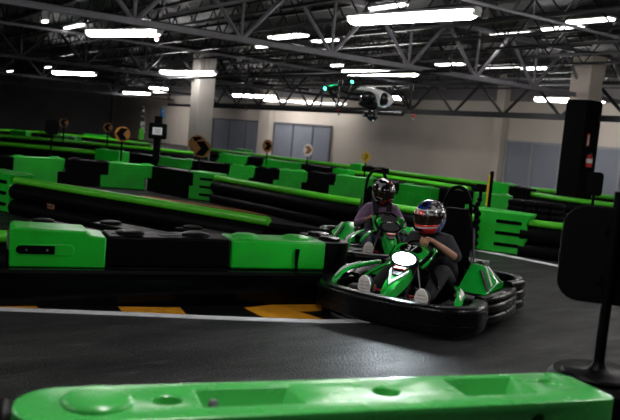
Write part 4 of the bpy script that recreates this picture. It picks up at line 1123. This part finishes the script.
    for an in (0, PI, -PI / 2): mb.tube([wc, wc + u_ * .145 * math.cos(an) + v_ * .135 * math.sin(an)], .01, 6)
    mb.build('wheel_spokes', M['tubesteel'], k)
    MB().tube([wc, wc - ax_ * .2, (.52, 0, .14)], .012, 8).build('steering_column', M['tubesteel'], k)
    # pedals: red bars
    for s in (1, -1):
        MB().tube([(.60, .13 * s, .10), (.70, .13 * s, .27), (.70, .24 * s, .27)], .009, 8).build('pedal', M['dred'], k)
        MB().tube([(.80, .16 * s, .24), (.82, .44 * s, .20)], .008, 8).build('tie_rod', M['chrome'], k)
    # struts of the hood
    for s in (1, -1): MB().tube([(.50, .10 * s, .52), (.60, .24 * s, .10)], .010, 8).build('hood_strut', M['tubesteel'], k)
    return k

# ============================================================ DRIVERS
def skin_mesh(nodes, edges, root, sub=2):
    names = list(nodes); idx = {n: i for i, n in enumerate(names)}
    me = bpy.data.meshes.new('s'); me.from_pydata([tuple(nodes[n][0]) for n in names], [(idx[a], idx[b]) for a, b in edges], [])
    o = bpy.data.objects.new('s', me); COL.objects.link(o)
    md = o.modifiers.new('skin', 'SKIN'); md.use_smooth_shade = True
    if not me.skin_vertices: me.skin_vertices.new() if hasattr(me.skin_vertices, 'new') else None
    if len(me.skin_vertices) == 0:
        bm = bmesh.new(); bm.from_mesh(me); bm.verts.layers.skin.verify(); bm.to_mesh(me); bm.free()
    for i, n in enumerate(names):
        r = nodes[n][1]; r = r if isinstance(r, tuple) else (r, r)
        me.skin_vertices[0].data[i].radius = r; me.skin_vertices[0].data[i].use_root = (n == root)
    sm = o.modifiers.new('sub', 'SUBSURF'); sm.levels = sub; sm.render_levels = sub
    bpy.context.view_layer.update(); dg = bpy.context.evaluated_depsgraph_get()
    m2 = bpy.data.meshes.new_from_object(o.evaluated_get(dg)); vs = [v.co.copy() for v in m2.vertices]; fs = [tuple(p.vertices) for p in m2.polygons]
    bpy.data.objects.remove(o); bpy.data.meshes.remove(m2)
    return vs, fs
def chain(*ns): return [(ns[i], ns[i + 1]) for i in range(len(ns) - 1)]

def helmet(parent, loc, rz, ry, mshell, mvisor, chin=True, rx=0):
    q = Matrix.Translation(loc) @ Matrix.Rotation(rz, 4, 'Z') @ Matrix.Rotation(ry, 4, 'Y') @ Matrix.Rotation(rx, 4, 'X')
    nu, nv = 48, 30; vs = []; fs = []
    def P(az, el, k=1.0):
        c = math.cos(el); x, y, z = .178 * c * math.cos(az), .150 * c * math.sin(az), .168 * math.sin(el)
        fwd = max(0, math.cos(az)) ** 1.5
        if el < 0: x += .028 * fwd * min(1, -el * 2.2); z -= .018 * min(1, -el * 1.6)
        if x < 0 and el < -.1: x *= 1 + .1 * el
        return Vector((x * k, y * k, z * k))
    el0, el1 = R(-52), R(90)
    for i in range(nv + 1):
        el = el0 + (el1 - el0) * i / nv
        for k in range(nu): vs.append(P(2 * PI * k / nu, el))
    for i in range(nv):
        for k in range(nu):
            az = 2 * PI * (k + .5) / nu; az = az - 2 * PI if az > PI else az; el = el0 + (el1 - el0) * (i + .5) / nv
            if abs(az) < R(72) and R(-13) < el < R(13): continue
            fs.append((i * nu + k, i * nu + (k + 1) % nu, (i + 1) * nu + (k + 1) % nu, (i + 1) * nu + k))
    mb = MB(); mb.add(vs, fs); h = mb.build('helmet', mshell, parent); h.matrix_local = q
    so = h.modifiers.new('thick', 'SOLIDIFY'); so.thickness = .012; so.offset = -1
    # visor band
    n = 22; m_ = 8; vs = []; fs = []
    for i in range(m_ + 1):
        el = R(-14) + R(29) * i / m_
        for k in range(n + 1): vs.append(P(R(-76) + R(152) * k / n, el, 1.018))
    for i in range(m_):
        for k in range(n): fs.append((i * (n + 1) + k, i * (n + 1) + k + 1, (i + 1) * (n + 1) + k + 1, (i + 1) * (n + 1) + k))
    mb = MB(); mb.add(vs, fs); v = mb.build('visor', mvisor, h); so = v.modifiers.new('thick', 'SOLIDIFY'); so.thickness = .005
    for s in (1, -1): MB().lathe([(0, .0), (.02, 0), (.022, -.008), (0, -.008)], 14, tuple(P(s * R(80), R(6), 1.03)), 'Y').build('visor_pivot', M['black'], h)
    MB().box((.20, 0, -.095), (.02, .08, .022)).build('chin_vent', M['black'], h, bevel=.006)
    MB().box((.11, 0, .137), (.05, .05, .012), R(35), 'Y').build('top_vent', M['black'], h, bevel=.004)
    # lower rim
    ring = [P(2 * PI * k / 32, R(-52), 1.0) for k in range(32)]
    MB().tube(ring, .009, 8, closed=True).build('rim_gasket', M['black'], h)
    return h

def make_person(kart_m, label, head, P, top_mat, trouser_mat, helm, sleeve_long, name='person'):
    base = Vector((-.30, 0, .10))
    root = empty(name, kart_m @ base, kart_m.to_euler().z); tag(root, label, 'person')
    def n(p, r): return (Vector(p) - base, r)
    lean = P
    hd = Vector(head)
    neck = Vector((hd.x - .045, hd.y, hd.z - .16)); chest = Vector((neck.x - .09, neck.y * .7, neck.z - .17)); waist = Vector((-.43, 0, .33)); pelvis = Vector((-.36, 0, .22))
    nd_ = {'pelvis': n(pelvis, (.13, .10)), 'waist': n(waist, (.135, .10)), 'chest': n(chest, (.15, .11)), 'uchest': n(neck + Vector((-.03, 0, -.07)), (.12, .09)), 'neck': n(neck, .055), 'head0': n(neck + Vector((.02, 0, .07)), .06), 'head': n(hd + Vector((-.01, 0, .0)), (.085, .09)), 'crown': n(hd + Vector((-.01, 0, .07)), .06)}
    ed = chain('pelvis', 'waist', 'chest', 'uchest', 'neck', 'head0', 'head', 'crown')
    for s, t in ((1, 'l'), (-1, 'r')):
        sh = neck + Vector((-.035, .175 * s, -.075)); el = lean['elbow' + t]; wr = lean['wrist' + t]
        el = Vector(el); wr = Vector(wr)
        nd_.update({'sh' + t: n(sh, .062), 'ua' + t: n(sh.lerp(el, .5), .052), 'el' + t: n(el, .043), 'fa' + t: n(el.lerp(wr, .4), .042), 'wr' + t: n(wr, (.028, .022))})
        pm = Vector(lean['palm' + t]); nd_['pm' + t] = n(pm, (.036, .022))
        ed += [('uchest', 'sh' + t)] + chain('sh' + t, 'ua' + t, 'el' + t, 'fa' + t, 'wr' + t, 'pm' + t)
        hip = pelvis + Vector((.04, .10 * s, -.01)); kn = Vector(lean['knee' + t]); an = Vector(lean['ankle' + t]); toe = Vector(lean['toe' + t])
        nd_.update({'hip' + t: n(hip, .085), 'th' + t: n(hip.lerp(kn, .5), .078), 'kn' + t: n(kn, .058), 'cf' + t: n(kn.lerp(an, .35), .055), 'an' + t: n(an, .037), 'toe' + t: n(toe, (.038, .028))})
        ed += [('pelvis', 'hip' + t)] + chain('hip' + t, 'th' + t, 'kn' + t, 'cf' + t, 'an' + t, 'toe' + t)
    slim = {}
    for a_, v in nd_.items():
        kk = .80 if a_[:-1] in ('hip', 'th', 'kn', 'cf', 'sh', 'ua') else .42 if a_ in ('pelvis', 'waist', 'chest', 'uchest') else 1.0
        slim[a_] = (v[0], tuple(x * kk for x in v[1]) if isinstance(v[1], tuple) else v[1] * kk)
    vs, fs = skin_mesh(slim, ed, 'pelvis')
    mb = MB(); mb.add(vs, fs)
    # fingers curled round the rim
    for s, t in ((1, 'l'), (-1, 'r')):
        pm = Vector(lean['palm' + t]) - base; ax0 = Vector((-.62, 0, .78))
        rad = Vector(lean['palm' + t]) - Vector((.16, 0, .62)); rad = (rad - ax0 * rad.dot(ax0)).normalized()
        inn = -rad; outp = -ax0; tang = ax0.cross(rad) * s      # along the rim, towards its top
        for i, L_ in enumerate((.92, 1.0, .96, .78)):
            b_ = pm + tang * (.032 - .0215 * i) + outp * .012
            k1 = b_ + outp * .034 * L_ + inn * .006; k2 = k1 + outp * .012 * L_ + inn * .028 * L_; k3 = k2 - outp * .016 + inn * .018 * L_
            mb.tube([b_ - outp * .01, b_, k1, k2, k3], [.011, .0115, .0105, .0095, .007], 8); mb.ball(k3, .0072, 8, 6)
            mb.ball(k1, .0107, 8, 6)
        b_ = pm + tang * .035 - outp * .005; k1 = b_ + inn * .028 + tang * .018 - outp * .008; k2 = k1 + inn * .026 + outp * .004
        mb.tube([pm + tang * .01, b_, k1, k2], [.014, .0135, .0115, .0085], 8); mb.ball(k2, .0088, 8, 6)
    body = mb.build('body', M['skin'], root)
    # clothes: fatter chains over the same bones
    k_ = 1.16
    top = {a_: (v[0], tuple(x * k_ + .008 for x in v[1]) if isinstance(v[1], tuple) else v[1] * k_ + .010) for a_, v in nd_.items()}
    te = chain('pelvis', 'waist', 'chest', 'uchest', 'collar'); top['collar'] = (nd_['neck'][0] + Vector((0, 0, -.015)), .066)
    for a_, kx in (('pelvis', 1.12), ('waist', 1.18), ('chest', 1.05)): top[a_] = (top[a_][0] + Vector((.015, 0, 0)), tuple(x * kx for x in top[a_][1]))
    keep = {'pelvis', 'waist', 'chest', 'uchest', 'collar'}
    for t in 'lr':
        te += [('uchest', 'sh' + t)] + chain('sh' + t, 'ua' + t, 'el' + t, 'cu' + t); keep |= {'sh' + t, 'ua' + t, 'el' + t, 'cu' + t}
        e_, w_ = nd_['el' + t][0], nd_['wr' + t][0]
        top['cu' + t] = (e_.lerp(w_, .92 if sleeve_long else .22), .036 if sleeve_long else .058)
        if sleeve_long: top['el' + t] = (e_, .056)
    vs, fs = skin_mesh({a_: top[a_] for a_ in top if a_ in keep}, te, 'pelvis'); mb = MB(); mb.add(vs, fs)
    sh = mb.build('hooded_sweatshirt' if sleeve_long else 'shirt', top_mat, root)
    tr = {a_: (v[0], tuple(x * 1.15 + .008 for x in v[1]) if isinstance(v[1], tuple) else v[1] * 1.18 + .012) for a_, v in nd_.items()}
    keep = {'pelvis', 'waistb'}; tr['waistb'] = (nd_['pelvis'][0] + Vector((-.03, 0, .06)), (.155, .12)); pe = [('pelvis', 'waistb')]
    for t in 'lr':
        keep |= {'hip' + t, 'th' + t, 'kn' + t, 'cf' + t, 'hem' + t}; tr['hem' + t] = (nd_['an' + t][0].lerp(nd_['cf' + t][0], .12), .056)
        pe += [('pelvis', 'hip' + t)] + chain('hip' + t, 'th' + t, 'kn' + t, 'cf' + t, 'hem' + t)
    vs, fs = skin_mesh({a_: tr[a_] for a_ in tr if a_ in keep}, pe, 'pelvis'); mb = MB(); mb.add(vs, fs); mb.build('trousers', trouser_mat, root)
    for s, t in ((1, 'l'), (-1, 'r')):
        an = Vector(lean['ankle' + t]); toe = Vector(lean['toe' + t]); d_ = (toe - an); 
        sx = toe.x + .045; cy = (an.y + toe.y) / 2; z0, z1 = an.z - .09, toe.z + .03; H_ = z1 - z0
        # upright shoe, sole facing forward and slightly up
        lx = .10
        def outline(x, k, zz=0):
            pts = []
            for i in range(20):
                a_ = 2 * PI * i / 20; w = .060 * k * (1.08 if math.sin(a_) > 0 else .88); pts.append((x + lx * (z0 + H_ * (.5 + .5 * math.sin(a_)) - z0) / H_ * .3, cy + w * math.cos(a_), z0 + H_ * (.5 + .5 * k * math.sin(a_))))
            return [Vector(p) - base for p in pts]
        mb = MB(); mb.loft([outline(an.x - .03, .55), outline(an.x + .0, .85), outline(sx - .045, 1.0), outline(sx - .02, 1.0)]); shoe = mb.build('shoe', M['shoe'], root)
        mb = MB(); mb.loft([outline(sx - .02, 1.03), outline(sx - .004, 1.03), outline(sx + .0, .97)]); so = mb.build('pale_sole', M['sole'], shoe); 
        mb = MB()
        for i in range(5):
            z = z0 + H_ * (.2 + .14 * i); w = .042 * math.sin(PI * (.2 + .14 * i)) ** .5
            c_ = Vector((sx + lx * .3 * (z - z0) / H_ + .002, cy, z)) - base; mb.box(c_, (.003, 2 * w, .003))
        mb.build('sole_groove', M['shoe'], so)
    if sleeve_long:     # black harness vest over the top
        for s in (1, -1):
            P_ = [nd_['uchest'][0] + Vector((.0, .10 * s, .115)), nd_['uchest'][0] + Vector((.125, .095 * s, .04)), nd_['chest'][0] + Vector((.165, .07 * s, -.02)), nd_['waist'][0] + Vector((.18, .05 * s, .02))]
            mb = MB(); ribbon(mb, P_, [.07, .075, .07, .06], .015, (0, 1, 0)); mb.build('harness_strap', M['seatbelt'], root)
        MB().box(nd_['chest'][0] + Vector((.175, 0, -.03)), (.02, .16, .05)).build('chest_strap', M['seatbelt'], root, bevel=.006)
    hq = hd - base
    helmet(root, hq, *helm)
    return root

HX, HY = -.52, -.85
rzK = math.atan2(HY, HX)
hl_ = math.hypot(HX, HY); Hd = Vector((HX / hl_, HY / hl_, 0))
front1 = Vector((.665, 6.33, 0))
k1 = make_kart('green and black go-kart number 37 with a blazing headlight, in the foreground')
k1.location = front1 - Hd * 1.0; k1.rotation_euler = (0, 0, rzK)
pose = dict(elbowl=(-.06, .27, .54), wristl=(.215, .105, .72), palml=(.285, .062, .742), elbowr=(-.10, -.33, .50), wristr=(.09, -.205, .60), palmr=(.135, -.178, .635),
            kneel=(.20, .23, .45), kneer=(.20, -.23, .43), anklel=(.63, .26, .22), ankler=(.66, -.27, .25), toel=(.69, .28, .33), toer=(.72, -.28, .36))
bpy.context.view_layer.update()
make_person(k1.matrix_world.copy(), 'person driving the foreground kart in a chrome, blue and red full-face helmet and dark shirt', (-.06, -.055, .915), pose, M['shirt'], M['trousers'],
            (R(-6), R(8), M['helmet'], M['visor']), False)
k2 = copy_tree(k1); tag(k2, 'green and black go-kart following behind the foreground kart')
H2 = Vector((.08, -.98, 0)).normalized()
hp = atY(384, 190, 9.8); k2.location = Vector((hp.x, hp.y, 0)) + H2 * .10; k2.rotation_euler = (0, 0, math.atan2(H2.y, H2.x))
# its headlight is off and it wears no number
def walk(o):
    for c in list(o.children): walk(c); yield_(c)
dead = []
def yield_(c):
    if c.name.startswith('number_37') or c.name.startswith('camera_arm') or c.name.startswith('rear_camera') or c.name.startswith('arm_joint') or c.name.startswith('white_v') : dead.append(c)
    if c.name.startswith('headlight_lens'):
        c.data = c.data.copy(); c.data.materials[0] = M['chrome']
walk(k2)
for c in dead: bpy.data.objects.remove(c)
bpy.context.view_layer.update()
pose2 = dict(pose); pose2.update(wristl=(.09, .205, .60), palml=(.135, .178, .635), elbowl=(-.12, .31, .50), elbowr=(-.12, -.32, .50))
make_person(k2.matrix_world.copy(), 'person driving the rear kart in a mauve hooded top and black helmet with red patches', (-.12, 0, .95), pose2, M['hoodie'], M['jeans'],
            (R(12), R(12), M['helmetblack2'] if 'helmetblack2' in M else M['helmetblack'], M['visor']), True)

# beam of the foreground kart's headlight
sl = bpy.data.lights.new('headlight_beam', 'SPOT'); sl.energy = 14; sl.spot_size = R(125); sl.spot_blend = .7; sl.color = (.82, .93, 1); sl.shadow_soft_size = .03
so_ = bpy.data.objects.new('headlight_beam', sl); COL.objects.link(so_)
bd = (Hd + Vector((0, 0, -.15))).normalized(); so_.location = k1.location + Hd * .66 + Vector((0, 0, .575)); so_.rotation_euler = bd.to_track_quat('-Z', 'Y').to_euler()
# ============================================================ LIGHT, CAMERA
w = bpy.data.worlds.new('world'); SC.world = w; w.use_nodes = True
w.node_tree.nodes['Background'].inputs[0].default_value = (.02, .022, .026, 1); w.node_tree.nodes['Background'].inputs[1].default_value = .3
cam = bpy.data.cameras.new('camera'); co = bpy.data.objects.new('camera', cam); COL.objects.link(co); SC.camera = co
cam.sensor_fit = 'HORIZONTAL'; cam.sensor_width = 36; cam.lens = FOC / 620 * 36; cam.clip_start = .05; cam.clip_end = 300
mw = Matrix((( _R.x, _U.x, -_F.x, 0), (_R.y, _U.y, -_F.y, 0), (_R.z, _U.z, -_F.z, CAM_H), (0, 0, 0, 1)))
co.matrix_world = mw
cam.dof.use_dof = True; cam.dof.focus_distance = 6.9; cam.dof.aperture_fstop = 2.2
SC.view_settings.view_transform = 'Standard'; SC.view_settings.look = 'None'; SC.view_settings.gamma = 1; SC.view_settings.use_curve_mapping = False
SC.view_settings.exposure = 1.0
